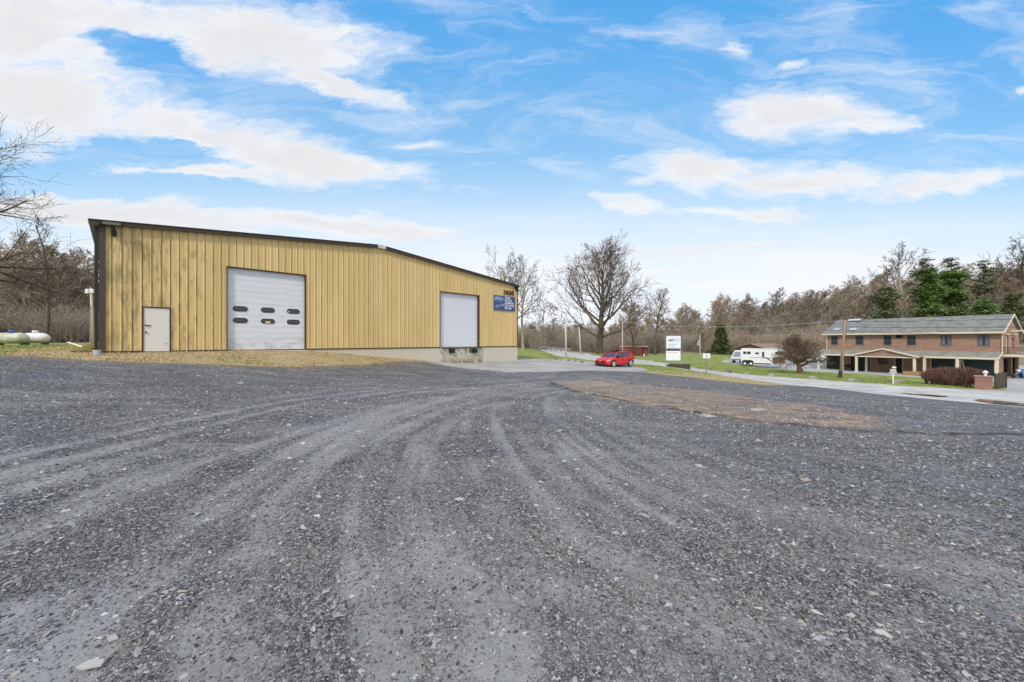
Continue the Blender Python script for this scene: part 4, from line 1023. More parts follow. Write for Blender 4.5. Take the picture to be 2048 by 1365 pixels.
def wall_with_holes(mb, x0, x1, z0, z1, holes, y0, y1):
    xs = sorted(set([x0, x1] + [v for h in holes for v in h[:2]]))
    for a, b in zip(xs, xs[1:]):
        hh = [h for h in holes if h[0] < (a + b) / 2 < h[1]]
        if hh:
            h = hh[0]
            if h[2] > z0: mb.box(a, b, y0, y1, z0, h[2])
            if h[3] < z1: mb.box(a, b, y0, y1, h[3], z1)
        else: mb.box(a, b, y0, y1, z0, z1)
uh = []
for a, b in ups:
    c = (a + b) / 2; uh.append((hx(a), hx(b), 3.95, 5.38))
gh = [(hx(a), hx(b), .0 if i != 4 else 1.1, 2.25) for i, (a, b) in enumerate(gfo)]
wall_with_holes(wl, 0, HL_, 3.0, EZ, uh, 0, .25); wall_with_holes(wl, 0, HL_, -.6, 2.998, gh, 0, .25)
wl.box(0, .25, .251, HD, -.6, EZ)
wl.box(.251, HL_ - .26, HD - .25, HD, -.6, EZ)
ge = [(1.0, 5.2, -.1, 2.35), (6.0, 9.2, -.1, 2.35)]; gu = [(2.6, 4.0, 2.9, 5.0), (5.6, 7.4, 3.7, 5.0)]
for (y0, y1, z0, z1) in ((.251, HD, 5.0, EZ),): wl.box(HL_ - .25, HL_, y0, y1, z0, z1)
ys = [.251, 1.0, 2.6, 4.0, 5.2, 5.6, 6.0, 7.4, 9.2, HD]
for a, b in zip(ys, ys[1:]):
    m_ = (a + b) / 2; g1 = [h for h in ge if h[0] < m_ < h[1]]; g2 = [h for h in gu if h[0] < m_ < h[1]]
    z = -.6
    if g1: z = 2.35
    if g2: wl.box(HL_ - .25, HL_, a, b, z, g2[0][2]); z = g2[0][3]
    wl.box(HL_ - .25, HL_, a, b, z, 4.999)
for x0, x1 in ((0, .25), (HL_ - .25, HL_)):
    wl.prism([(.0, EZ + .001), (HD, EZ + .001), (HD / 2, RZ_ - .25)], 'x', x0, x1)
wl.build('wall', M_BR, hs)
MB().box(.3, HL_ - .3, .3, HD - .3, 2.7, 2.85).box(.3, HL_ - .3, 5, 5.1, -.5, 2.69).box(.3, HL_ - .3, 5, 5.1, 2.86, 5.6).build('floor', mat('dark_interior', (.05, .045, .04), .9), hs)
ro = MB(); OX, OXr = .55, .28
for sgn in (0, 1):
    y0, y1 = (-.55, HD / 2) if sgn == 0 else (HD + .55, HD / 2); sl_ = (RZ_ - EZ) / (HD / 2); ze = EZ - .55 * sl_
    ro.prism([(y0, ze + .12), (y1, RZ_ + .0), (y1, RZ_ + .14), (y0, ze + .26)], 'x', -OX, HL_ + OXr)
rfo = ro.build('roof', M_SHI, hs)
for i, (a, b, yy) in enumerate(((1667, 1680, .9), (1699, 1713, .9), (1697, 1722, 4.5))):
    sl_ = (RZ_ - EZ) / (HD / 2); z0 = EZ + yy * sl_ + .3
    MB().prism([(yy - .3, z0 - .3 * sl_ + .02), (yy + .3, z0 + .3 * sl_ + .02), (yy + .3, z0 + .3 * sl_ + .08), (yy - .3, z0 - .3 * sl_ + .08)], 'x', hx(a, yy), hx(b, yy)).build('skylight', mat('skylight_glass', (.5, .52, .55), .15, spec=.8), rfo)
fc = MB(); fc.box(-OX, HL_ + OXr, -.62, -.552, ze + .06, ze + .27)
fc.build('fascia', M_CREAM, rfo)
vg = MB(); xv = HL_ + OXr
vg.prism([(-.62, ze + .04), (HD / 2, RZ_ - .08), (HD / 2, RZ_ + .16), (-.62, ze + .27)], 'x', xv + .002, xv + .06).build('verge_board', M_CREAM, rfo)
MB().prism([(HD + .62, ze + .04), (HD / 2, RZ_ - .08), (HD / 2, RZ_ + .16), (HD + .62, ze + .27)], 'x', xv + .002, xv + .06).build('verge_board', M_CREAM, rfo)
for k in (-1, 1): MB().box(HL_ + .02, HL_ + .22, HD / 2 + k * 2.0 - .6, HD / 2 + k * 2.0 + .6, 5.35, 5.5).build('gable_beam', M_CREAM, hs)
MB().box(HL_ + .02, HL_ + 1.4, HD / 2 - .15, HD / 2 + .15, 5.8, 6.0).build('gable_beam', M_CREAM, hs)
def window(x0, x1, z0, z1, par, curtain=False):
    w = MB(); w.box(x0 + .01, x0 + .09, -.03, .12, z0, z1).box(x1 - .09, x1 - .01, -.03, .12, z0, z1).box(x0 + .091, x1 - .091, -.03, .12, z1 - .09, z1 - .005).box(x0 + .091, x1 - .091, -.03, .12, z0 + .005, z0 + .09)
    w.box(x0 + .091, x1 - .091, .0, .09, (z0 + z1) / 2 - .03, (z0 + z1) / 2 + .03)
    o = w.build('window', M_WF, par); MB().box(x0 + .09, x1 - .09, .04, .06, z0 + .09, z1 - .09).build('pane', M_WIN, o)
    if curtain:
        for s in (0, 1): MB().box(x0 + .12 + s * (x1 - x0) * .55, x0 + .12 + (x1 - x0) * (.28 + s * .5), .032, .038, z0 + .12, z1 - .12).build('curtain', mat('grey_curtain', (.16, .17, .20), .8), o)
    MB().box(x0 - .06, x1 + .06, -.06, -.001, z0 - .08, z0 - .002).build('sill', M_BR, o)
for i, (a, b, z0, z1) in enumerate(uh): window(a, b, z0, z1, hs, i >= 4)
x0 = hx(1798.5); z0 = hz(1798, 674)
MB().prism([(.42 * math.cos(R(a)), .24 * math.sin(R(a))) for a in range(0, 360, 20)], 'y', -.05, -.003, Matrix.Translation((x0, 0, z0))).build('oval_vent', M_DARK, hs)
window(gh[4][0], gh[4][1], 1.1, 2.1, hs)
for i in (0, 1, 2, 3):
    a, b, _, z1 = gh[i]; d = MB()
    for k in range(5): d.box(a + .06, b - .06, .12, .17, .0 + z1 * k / 5, z1 * (k + 1) / 5 - .02)
    o = d.build('garage_door', M_GREEN, hs)
    MB().box(a, a + .06, -.02, .1, 0, z1).box(b - .06, b, -.02, .1, 0, z1).box(a + .061, b - .061, -.02, .1, z1 - .08, z1 - .002).build('door_frame', M_CREAM, o)
a, b, _, z1 = gh[5]; o = MB().box(a + .08, b - .08, .08, .13, 0, z1 - .08).build('door', M_DARK, hs)
MB().box(a, a + .08, -.02, .12, 0, z1).box(b - .08, b, -.02, .12, 0, z1).build('door_frame', M_CREAM, o)
# porch
PY = -2.4; pr = MB()
pr.prism([(.0, 3.12), (PY - .15, 2.42), (PY - .15, 2.50), (.0, 3.22)], 'x', -.75, HL_ + .1)
po = pr.build('porch_roof', M_SHI2, hs)
MB().box(-.75, HL_ + .1, PY - .20, PY - .151, 2.30, 2.52).build('porch_fascia', M_CREAM, po)
MB().prism([(0, 3.10), (PY - .2, 2.30), (PY - .2, 2.52), (0, 3.24)], 'x', HL_ + .102, HL_ + .16).build('porch_fascia', M_CREAM, po)
gx0, gx1, gy = hx(1708, -4.4), hx(1832, -4.4), -4.4; gc = (gx0 + gx1) / 2; gzA = 3.42
pg = MB()
for xa, xb in ((gx0 - .35, gc), (gx1 + .35, gc)):
    pg.prism([(xa, 2.38), (xb, gzA), (xb, gzA + .09), (xa, 2.47)], 'y', gy - .3, -1.0)
pgo = pg.build('portico_roof', M_SHI2, hs)
for xa, xb in ((gx0 - .4, gc), (gx1 + .4, gc)):
    MB().prism([(xa, 2.32), (xb, gzA - .04), (xb, gzA + .13), (xa, 2.50)], 'y', gy - .36, gy - .302).build('verge_board', M_CREAM, pgo)
MB().prism([(gx0, 2.42), (gx1, 2.42), (gc, gzA - .06)], 'y', gy - .1, gy).build('gable_wall', M_BR, pgo)
MB().box(gx0 - .05, gx1 + .05, gy - .14, gy + .04, 2.25, 2.40).build('beam', M_CREAM, pgo)
for dx in (-.15, .15): MB().lathe([(.03, -.2), (.07, -.12), (.075, -.1), (.02, -.1)], (gc + dx, gy - .02, 3.08), 8, 'y').build('gable_lamp', M_WHITE, pgo)
for px, off in ((1637, PY), (1685, PY), (1733, PY), (1849, PY), (1915, PY), (1994, PY), (1713, gy), (1829, gy)):
    x = hx(px, off); MB().box(x - .13, x + .13, off - .13, off + .13, -.3, 2.30).box(x - .18, x + .18, off - .18, off + .18, -.3, .12).build('post', M_CREAM, hs)
MB().tube((HL_ + .05, -.1, 2.9), (HL_ + .05, -.1, 5.5), .05).build('downspout', M_CREAM, hs)
MB().tube((-.05, -.1, 3.1), (-.05, -.1, 5.5), .05).build('downspout', M_CREAM, hs)
# balcony on the gable end
MB().box(HL_ + .01, HL_ + 2.6, .1, HD, 2.62, 2.86).build('balcony_floor', M_CREAM, hs)
rl = MB().box(HL_ + 2.5, HL_ + 2.56, .1, HD, 3.72, 3.78).box(HL_ + 2.5, HL_ + 2.56, .1, HD, 2.95, 3.0).box(HL_ + .05, HL_ + 2.5, .1, .16, 3.72, 3.78).box(HL_ + .05, HL_ + 2.5, .1, .16, 2.95, 3.0)
for k in range(26): rl.box(HL_ + .1 + k * .095, HL_ + .125 + k * .095, .115, .145, 3.0, 3.72)
for k in range(60): rl.box(HL_ + 2.515, HL_ + 2.545, .2 + k * .16, .225 + k * .16, 3.0, 3.72)
rl.build('balcony_railing', M_DARK, hs)
for yy in (.3, HD - .3): MB().box(HL_ + 2.3, HL_ + 2.5, yy - .1, yy + .1, -.4, 2.61).build('post', M_CREAM, hs)
MB().box(HL_ - .12, HL_ - .08, 2.6, 4.0, 2.9, 5.0).build('balcony_door', M_WIN, hs)
MB().box(HL_ - .03, HL_ + .03, 2.5, 2.6, 2.87, 5.0).box(HL_ - .03, HL_ + .03, 4.0, 4.1, 2.87, 5.0).build('door_frame', M_CREAM, hs)
for i, (yy, s) in enumerate(((1.2, .5), (2.2, .35), (6, .5))):
    p = (HO[0] + .5 * (HL_ + 1.6) + .866 * yy, HO[1] - .866 * (HL_ + 1.6) + .5 * yy)
    e = empty('flower_planter', (p[0], p[1], HZ + 2.86), HA, ['long pale planter with dry stems nearest the corner on the house balcony', 'small pale planter with dry stems, second along the house balcony', 'pale planter with dry stems in front of the balcony window'][i], 'planter', 'planters on the house balcony')
    MB().prism([(-s, 0), (s, 0), (s * 1.15, .4), (-s * 1.15, .4)], 'y', -.18, .18).build('pot', mat('pale_pot', (.5, .45, .4), .8, var=.1), e)
    b = MB(); g = random.Random(i)
    for k in range(22): a = (g.uniform(-s, s), g.uniform(-.15, .15), .36); b.tube(a, (a[0] + g.gauss(0, .15), a[1] + g.gauss(0, .12), .36 + g.uniform(.2, .45)), .012, .006, 3, False)
    b.build('dry_stems', B_BROWN, e, fixn=False)
def hpt(x, y, z=0): return (HO[0] + .5 * x + .866 * y, HO[1] - .866 * x + .5 * y, HZ + z)
# clutter by the house
t = empty('tarp_pile', hpt(HL_ + 1.6, 1.0, .05), HA, 'bright blue tarp draped over a heap beneath the house balcony', 'tarp')
g = random.Random(3)
def lump(mb, c, r, n=10, seed=0, flat=1.0):
    g = random.Random(seed); bm = bmesh.new(); bmesh.ops.create_icosphere(bm, subdivisions=2, radius=1)
    b = len(mb.v)
    for v in bm.verts:
        p = v.co.normalized(); f = 1 + .18 * math.sin(p.x * 5 + seed) * math.cos(p.y * 4 + seed * 2) + g.uniform(-.07, .07)
        mb.v.append((c[0] + p.x * r[0] * f, c[1] + p.y * r[1] * f, c[2] + max(p.z, -.45) * r[2] * f * flat))
    for f in bm.faces: mb.f.append(tuple(v.index + b for v in f.verts))
    bm.free(); return mb
lump(MB(), (0, 0, .35), (.42, .5, .75), seed=2).build('tarp', mat('blue_tarp', (.03, .13, .42), .45), t)
t2 = empty('tarp_pile', hpt(HL_ + 2.2, 2.6, .05), HA, 'pale blue sheet over a low pile beside the bright blue tarp', 'tarp')
lump(MB(), (0, 0, .15), (.6, 1.0, .42), seed=5).build('tarp', mat('pale_blue_tarp', (.28, .42, .55), .45), t2)
t3 = empty('motorcycle', hpt(HL_ + 1.2, .2, .05), HA + 1.2, 'small white and grey motorbike parked at the right corner of the house', 'motorcycle')
for s in (-.6, .6): MB().lathe([(.2, -.05), (.3, -.05), (.32, 0), (.3, .05), (.2, .05)], (s, 0, .3), 16, 'y').build('wheel', M_DARK, t3)
MB().tube((-.6, 0, .3), (-.1, 0, .65), .06).tube((-.1, 0, .65), (.35, 0, .75), .09).tube((.35, 0, .75), (.6, 0, .3), .05).tube((.35, 0, .7), (.25, 0, 1.1), .04).tube((.25, -.3, 1.1), (.25, .3, 1.1), .025).build('frame', M_STEEL, t3)
lump(MB(), (.1, 0, .85), (.35, .16, .18), seed=4).build('tank', M_WHITE, t3); MB().box(-.6, -.1, -.12, .12, .78, .88).build('seat', M_DARK, t3, bevel=.02)
t = empty('hay_bale', hpt(hx(1828, -4.9), -5.1, 0), HA, 'long straw bale in front of the middle porch post', 'straw bale', 'straw bales by the porch')
M_HAY = mat('straw', (.34, .22, .09), .95, var=.3, vscale=4, bump=.8, bscale=14)
MB().box(-1.0, .75, -.28, .28, 0, .52).build('bale', M_HAY, t, bevel=.06)
t = empty('hay_bale', hpt(hx(1828, -4.9) + 1.25, -5.1, 0), HA, 'short straw bale at the right end of the long one by the porch', 'straw bale', 'straw bales by the porch')
MB().box(-.42, .42, -.3, .3, 0, .55).build('bale', M_HAY, t, bevel=.07)
t = empty('bench', hpt(hx(1696, -1.4), -1.4, 0), HA, 'low dark bench under the left part of the house porch', 'bench')
MB().box(-.95, .95, -.25, .25, .42, .5).build('seat', M_DARK, t); MB().box(-.95, .95, .2, .26, .5, .9).build('backrest', M_DARK, t)
for s in (-.8, .8): MB().box(s - .05, s + .05, -.2, .2, -.05, .42).build('leg', M_DARK, t)
t = empty('ladder', hpt(hx(1922, -1.2), -1.2, 0), HA, 'aluminium stepladder leaning open on the porch above the hedge', 'ladder')
for dx in (-.5, .5):
    m_ = MB(); m_.tube((dx, -.2, 0), (dx * .2, -.2, 2.1), .03).tube((dx, .2, 0), (dx * .2, .2, 2.1), .03)
    for k in range(1, 7): f = k / 7; m_.tube((dx * (1 - .8 * f), -.2, 2.1 * f), (dx * (1 - .8 * f), .2, 2.1 * f), .015)
    m_.build('ladder_side', M_STEEL, t)

# ------------------------------------------------------------ cars
def car(name, loc, rz, paint, label, group=None, rack=False, stripe=None, sc_=(1, 1, 1)):
    t = empty(name, loc, rz, label, 'car', group); t.scale = sc_
    # lower body stations: x, half width, z bottom, z belt, z crown
    st = [(2.13, .50, .30, .52, .56), (2.08, .68, .22, .62, .68), (1.95, .80, .19, .70, .78), (1.70, .87, .18, .76, .86), (1.30, .895, .18, .82, .93), (.95, .90, .18, .87, .98),
          (.4, .90, .18, .90, .96), (-.4, .90, .18, .92, .97), (-1.1, .90, .18, .94, .98), (-1.6, .89, .19, .95, 1.0), (-1.92, .85, .22, .96, 1.01), (-2.08, .78, .28, .92, .97), (-2.13, .66, .34, .80, .86)]
    rings = []
    for x, w, zb, zs, zc in st:
        h = [(w * .72, zb), (w * .94, zb + .05), (w, zb + .20), (w * 1.0, zb + .45 * (zs - zb)), (w * .975, zs - .03), (w * .90, zs + .35 * (zc - zs)), (w * .55, zc)]
        rings.append([(x, y, z) for y, z in h] + [(x, -y, z) for y, z in h[::-1]])
    body = MB().loft(rings).build('body', paint, t, 'auto')
    # wheel arches cut by boolean-free trick: dark liners standing 6 mm proud of the side
    WXs = (1.30, -1.33)
    for x in WXs:
        for s in (-1, 1):
            MB().prism([(x + .375 * math.cos(R(a)), .33 + .375 * math.sin(R(a))) for a in range(-25, 206, 11)], 'y', s * .70, s * .908).build('wheel_arch', M_DARK, t)
            w = MB().lathe([(.20, -.11), (.29, -.115), (.318, -.08), (.325, 0), (.318, .08), (.29, .115), (.20, .11)], (x, s * .81, .325), 24, 'y').build('wheel', M_DARK, t, 'auto')
            MB().lathe([(.0, 0), (.215, 0), (.215, s * .012), (0, s * .012)], (x, s * .885, .325), 20, 'y').build('rim_back', mat('rim_shadow', (.02, .02, .02), .5), w)
            rim = MB().lathe([(.205, 0), (.232, 0), (.232, s * .03), (.205, s * .03)], (x, s * .905, .325), 24, 'y')
            for k in range(5):
                a = R(72 * k + 90); Mx = Matrix.Translation((x, s * .92, .325)) @ Matrix.Rotation(a, 4, 'Y')
                rim.prism([(0, -.03), (.215, -.038), (.215, .038), (0, .03)], 'y', -.012, .012, Mx)
            rim.build('rim', mat('alloy', (.62, .62, .64), .3, .6), w)
    # glass house
    gs = [(1.02, .70, .97, .965), (.30, .63, .98, 1.385), (-.35, .63, .98, 1.43), (-1.30, .61, 1.0, 1.385), (-1.58, .60, 1.0, 1.31), (-1.99, .62, 1.0, 1.01)]
    rings = []
    for x, wt, zb, ztp in gs:
        rings.append([(x, .815, zb - .03), (x, wt, ztp), (x, wt * .6, ztp + .03), (x, -wt * .6, ztp + .03), (x, -wt, ztp), (x, -.815, zb - .03)])
    MB().loft(rings).build('windows', M_WIN, t, 'auto')
    roof = MB(); rs = [(.36, .60, 1.40), (-.35, .62, 1.455), (-1.30, .61, 1.41), (-1.66, .58, 1.32)]
    roof.loft([[(x, w + .035, z - .045), (x, w, z + .005), (x, w * .6, z + .028), (x, -w * .6, z + .028), (x, -w, z + .005), (x, -w - .035, z - .045)] for x, w, z in rs]).build('roof', paint, t, 'auto')
    if rack: MB().box(-.55, .22, -.45, .45, 1.452, 1.492).build('sunroof', M_DARK, t, bevel=.01)
    for s in (-1, 1):
        pl = MB()
        pl.tube((1.08, s * .80, .93), (.33, s * .655, 1.40), .035, .035, 6).tube((.33, s * .66, 1.405), (-1.30, s * .645, 1.40), .035, .035, 6)
        pl.prism([(-1.25, .95), (-2.03, .95), (-1.62, 1.31), (-1.40, 1.36)], 'y', s * .70, s * .79)
        pl.build('pillar', paint, t)
        MB().tube((-.28, s * .832, .95), (-.34, s * .665, 1.40), .03, .03, 4).build('pillar', M_DARK, t)
        MB().box(.55, .76, min(s * .83, s * 1.03), max(s * .83, s * 1.03), .93, 1.06).build('mirror', paint if not rack else M_DARK, t, bevel=.03)
        MB().prism([(1.78, .60), (2.045, .585), (2.02, .665), (1.70, .735)], 'y', s * .60, s * .872).build('headlight', mat('headlamp', (.55, .57, .6), .12, spec=.8), t)
        MB().prism([(-1.93, .72), (-2.10, .72), (-2.06, .88), (-1.90, .90)], 'y', s * .62, s * .86).build('taillight', mat('tail_red', (.35, .01, .01), .2), t)
        MB().box(-1.0, 1.0, min(s * .86, s * .905), max(s * .86, s * .905), .165, .20).build('side_sill', M_DARK, t)
        for x in (.02, -.92): MB().box(x - .09, x + .09, min(s * .897, s * .918), max(s * .897, s * .918), .80, .825).build('door_handle', paint, t)
        # door shut lines
        for x in (.92, -.16, -1.05): MB().box(x - .006, x + .006, min(s * .8985, s * .9045), max(s * .8985, s * .9045), .30, .86).build('door_seam', M_DARK, t)
    MB().prism([(2.16, .22), (2.10, .48), (1.9, .48), (1.9, .22)], 'y', -.62, .62).build('lower_grille', M_DARK, t)
    MB().prism([(2.17, .18), (2.17, .225), (1.85, .225), (1.85, .18)], 'y', -.80, .80).build('front_lip', M_DARK, t)
    MB().prism([(2.14, .54), (2.12, .62), (1.95, .62), (1.95, .54)], 'y', -.60, .60).build('grille', M_DARK, t)
    MB().lathe([(.055, 0), (.08, 0), (.08, .02), (.055, .02)], (2.135, 0, .60), 16, 'x').build('badge', mat('chrome', (.8, .8, .8), .15, 1.0), t)
    text_mesh('badge_letters', 'VW' if rack else '', .075, mat('chrome', (.8, .8, .8), .15, 1.0), t, (2.146, -.05, .575), (R(90), 0, R(90)), .004, sx=.8) if rack else None
    if rack:
        for x in (.15, -.75):
            r = MB().tube((x, -.60, 1.53), (x, .60, 1.53), .022, .022, 6)
            for s in (-1, 1): r.tube((x, s * .60, 1.53), (x, s * .635, 1.42), .03, .03, 6)
            r.build('roof_bar', M_DARK, t)
    return t
M_RED = mat('red_paint', (.62, .012, .015), .25, coat=.8, var=.04)
x, y, z = at(1229, 38.0)
car('red_hatchback', (x, y, z), R(-142), M_RED, 'bright red hatchback with roof bars parked at the edge of the apron', rack=True)
x, y, z = at(1622, 82); car('parked_car', (x, y, z), R(-70), mat('silver_paint', (.55, .56, .58), .3, .3), 'silver car parked behind the round bare tree, the nearer of the two', 'cars parked behind the round tree')
x, y, z = at(1632, 90); car('parked_car', (x, y, z), R(-75), M_WHITE, 'white car parked behind the silver one beyond the round bare tree', 'cars parked behind the round tree', sc_=(1.05, 1, 1.15))

# ------------------------------------------------------------ trailers
x, y, z = at(1482, 66.0); z = tz(56 - 2, 64) if False else z
TR = empty('horse_trailer', (x, y, z), R(-31), 'white gooseneck horse trailer with brown swirl stripes and two axles', 'trailer')
L = 6.3
pf = [(-.0, .48), (L - 1.9, .48), (L - 1.85, .42), (L - .25, .55), (L, 1.35), (L, 2.55), (L - .12, 2.78), (.1, 2.86), (0, 2.76)]
MB().prism(pf, 'y', 0, 2.2).build('body', mat('trailer_white', (.76, .77, .80), .35, var=.03), TR, bevel=.05)
MB().box(.05, L - .15, .1, 2.1, 2.861, 2.93).build('roof_cap', M_WHITE, TR, bevel=.02)
M_BRS = mat('brown_graphic', (.12, .075, .055), .45, var=.3, vscale=2)
MB().prism([(L - 1.75, .46), (L - .3, .58), (L - .06, 1.30), (L - .06, 1.62), (L - 1.3, 1.60), (L - 1.95, 1.35)], 'y', -.012, -.003).build('front_panel', M_BRS, TR)
MB().prism([(L - 1.45, 1.95), (L - .12, 2.0), (L - .12, 2.42), (L - 1.45, 2.42)], 'y', -.012, -.004).build('window', M_WIN, TR)
for a, b, c_, d in ((.32, .75, 1.98, 2.4), (.86, 1.4, 1.98, 2.4), (2.05, 2.55, 1.98, 2.28), (3.0, 3.3, 1.5, 2.38)): 
    o = MB().prism([(a, c_), (b, c_), (b, d), (a, d)], 'y', -.015, -.003).build('window', mat('black_trim', (.02, .02, .02), .4), TR)
    MB().box(a + .05, b - .05, -.02, -.016, c_ + .05, d - .05).build('pane', M_WIN, o)
MB().box(1.2, 4.4, -.012, -.003, 1.38, 1.44).build('stripe', mat('grey_stripe', (.2, .22, .25), .5), TR)
s_ = MB()
for k in range(14):
    a, b = k / 14, (k + 1) / 14; f = lambda u: 1.28 - .75 * u + .25 * math.sin(u * 5)
    s_.prism([(2.8 + 2.3 * a, f(a)), (2.8 + 2.3 * b, f(b)), (2.8 + 2.3 * b, f(b) + .02 + .22 * math.sin(b * 3.0)), (2.8 + 2.3 * a, f(a) + .02 + .22 * math.sin(a * 3.0))], 'y', -.011, -.003)
s_.build('stripe', M_BRS, TR)
MB().prism([(.12, .46), (.18, .86), (.45, .98), (1.5, .98), (1.75, .86), (1.85, .46)], 'y', -.03, -.003).build('wheel_arch', M_DARK, TR)
for a in (.55, 1.42):
    w = MB().lathe([(.2, -.1), (.34, -.1), (.38, -.05), (.38, .06), (.34, .1), (.2, .1)], (a, -.06, .38), 20, 'y').build('wheel', M_DARK, TR, 'auto')
    MB().lathe([(0, -.13), (.1, -.13), (.2, -.105), (.21, -.07), (0, -.07)], (a, -.06, .38), 14, 'y').build('rim', M_WHITE, w)
    MB().lathe([(.0, -.1), (.34, -.1), (.38, 0), (.34, .1), (0, .1)], (a, 2.1, .38), 14, 'y').build('wheel', M_DARK, TR)
MB().box(1.95, 4.2, .1, 2.0, .34, .47).build('chassis', M_DARK, TR)
MB().tube((L - .75, .3, -.05), (L - .75, .3, .5), .05).build('jack_leg', M_DARK, TR)
MB().box(3.6, 3.9, -.3, 0, .2, .26).build('step', M_DARK, TR)
x, y, z = at(1461, 72); TC = empty('camper_trailer', (x, y, z), R(-28), 'small white camper with a sloping grey front window, left of the horse trailer', 'trailer')
MB().prism([(-.0, .5), (3.6, .5), (3.6, 1.9), (3.4, 2.35), (.7, 2.3), (.05, 1.0)], 'y', 0, 2.0).build('body', mat('trailer_white', (.76, .77, .80), .35), TC, bevel=.05)
MB().prism([(.30, 1.15), (1.55, 1.12), (1.6, 2.08), (.78, 2.1)], 'y', -.014, -.003).build('window', mat('grey_glass', (.28, .30, .34), .2), TC)
MB().prism([(-.09, 1.05), (-.05, 1.03), (.52, 2.05), (.49, 2.07)], 'y', .2, 1.8).build('front_window', mat('grey_glass', (.28, .30, .34), .2), TC)
for a in (.55, 1.7, 2.6): MB().lathe([(0, -.08), (.28, -.08), (.3, 0), (.28, .08), (0, .08)], (a, .08, .3), 14, 'y').build('wheel', M_DARK, TC)
MB().box(.1, 3.5, -.01, -.003, .55, .8).build('stripe', mat('grey_stripe', (.2, .22, .25), .5), TC)

# ------------------------------------------------------------ far buildings
x, y, z = at(1240, 105); SH = empty('red_shed', (x, y, z), R(-16), 'small flat-roofed red shed at the far edge of the lawn', 'shed')
M_RS = mat('red_boards', (.30, .10, .085), .8, var=.15, vscale=2, stretch=(6, 6, .3))
MB().box(0, 5.6, 0, 4, -.5, 2.4).build('wall', M_RS, SH); MB().box(-.2, 7.1, -.25, 4.3, 2.42, 2.60).build('roof', mat('pale_roof_edge', (.52, .36, .30), .7), SH)
MB().box(5.62, 6.8, .6, .7, -.3, 2.4).build('screen', M_RS, SH)
for a in (5.75, 6.85): MB().box(a, a + .16, -.1, .06, -.5, 2.41).build('post', mat('dark_red_post', (.09, .03, .025), .7), SH)
x, y, z = at(1288, 100); MB_ = MB().lathe([(.0, -.2), (.2, -.2), (.2, .45), (.12, .6), (0, .62)], (0, 0, 0), 10).build('hydrant', M_WHITE); MB_.location = (x, y, z); tag(MB_, 'short white marker post right of the red shed', 'marker post')
x, y, z = at(1532, 88); BN = empty('barn', (x, y, z), R(28), 'low barn with a brown gable roof showing above the horse trailer', 'barn')
MB().box(0, 10, 0, 7, -.5, 2.3).prism([(0, 2.3), (7, 2.3), (3.5, 3.2)], 'x', .01, 9.9).build('wall', mat('barn_brown', (.19, .09, .06), .85, var=.2, vscale=1), BN)
bn = MB()
bn.prism([(-.5, 2.15), (3.5, 3.3), (3.5, 3.45), (-.5, 2.3)], 'x', -.4, 10.3).prism([(7.5, 2.15), (3.5, 3.3), (3.5, 3.45), (7.5, 2.3)], 'x', -.4, 10.3)
bn.build('roof', mat('barn_roof', (.26, .18, .13), .8, var=.15, vscale=.8), BN)

# ------------------------------------------------------------ signs, poles, wires
x0_, y0_, z0_ = at(1331.5, 42); D = 42.0
SG = empty('pylon_sign', (x0_, y0_, z0_), R(-20), 'tall white two-panel roadside sign on blue posts with dark slot between panels', 'sign')
def sz(py): return CAMZ - (py - HY) * D / F - z0_
Wd = 1.50
M_PB = mat('post_blue_grey', (.24, .30, .36), .5, var=.1)
for a in (.0, Wd - .09): MB().box(a, a + .09, -.0, .10, -.4, sz(678)).build('post', M_PB, SG)
MB().box(.06, Wd - .02, -.05, -.002, sz(697), sz(672.3)).build('panel', mat('sign_face', (.74, .78, .84), .4, var=.02), SG)
MB().box(.04, Wd - .05, -.05, -.002, sz(721), sz(702.3)).build('panel', mat('sign_face2', (.80, .80, .83), .4, var=.02), SG)
MB().box(.13, Wd - .13, -.03, .0, sz(701.6), sz(697.6)).build('slot_panel', mat('slot_dark', (.07, .08, .10), .5), SG)
rr_ = (R(90), 0, 0)
text_mesh('text_line', 'GEN', .27, mat('logo_black', (.05, .06, .09), .5), SG, (.24, -.053, sz(682.8)), rr_, .002, bold=.012)
text_mesh('text_line', 'SUX', .27, mat('logo_blue', (.25, .40, .52), .5), SG, (.74, -.053, sz(682.8)), rr_, .002, bold=.006)
ring_ = MB()
for k in range(9):
    a0, a1 = R(-80 + 20 * k), R(-60 + 20 * k)
    ring_.prism([(1.22 + .16 * math.cos(a0), sz(681) + .19 * math.sin(a0)), (1.22 + .16 * math.cos(a1), sz(681) + .19 * math.sin(a1)), (1.22 + .14 * math.cos(a1), sz(681) + .165 * math.sin(a1)), (1.22 + .14 * math.cos(a0), sz(681) + .165 * math.sin(a0))], 'y', -.056, -.052)
ring_.box(.55, 1.22, -.056, -.052, sz(681) + .165, sz(681) + .19); ring_.build('emblem', mat('logo_grey', (.3, .34, .4), .5), SG)
text_mesh('text_line', 'INDUSTRIES', .17, mat('logo_blue', (.25, .40, .52), .5), SG, (.22, -.053, sz(690.5)), rr_, .002, bold=.004)
text_mesh('text_line', 'SERVICES', .14, mat('logo_grey', (.3, .34, .4), .5), SG, (.28, -.053, sz(694.3)), rr_, .002, bold=.003)
text_mesh('text_line', 'SPACE AVAILABLE', .12, mat('sign_red', (.55, .18, .12), .5), SG, (.18, -.053, sz(706.0)), rr_, .002, bold=.003)
MB().box(.02, Wd - .02, -.08, .14, -.3, .12).build('base_beam', M_DARK, SG)
x, y, z = at(1337, 41); t = empty('timber_planter', (x, y, z), R(-24), 'dark timber edging box at the foot of the tall white sign', 'planter box')
MB().box(0, 2.1, -.4, .0, -.3, .30).build('timber', mat('dark_timber', (.06, .055, .04), .9, var=.3, vscale=3), t)
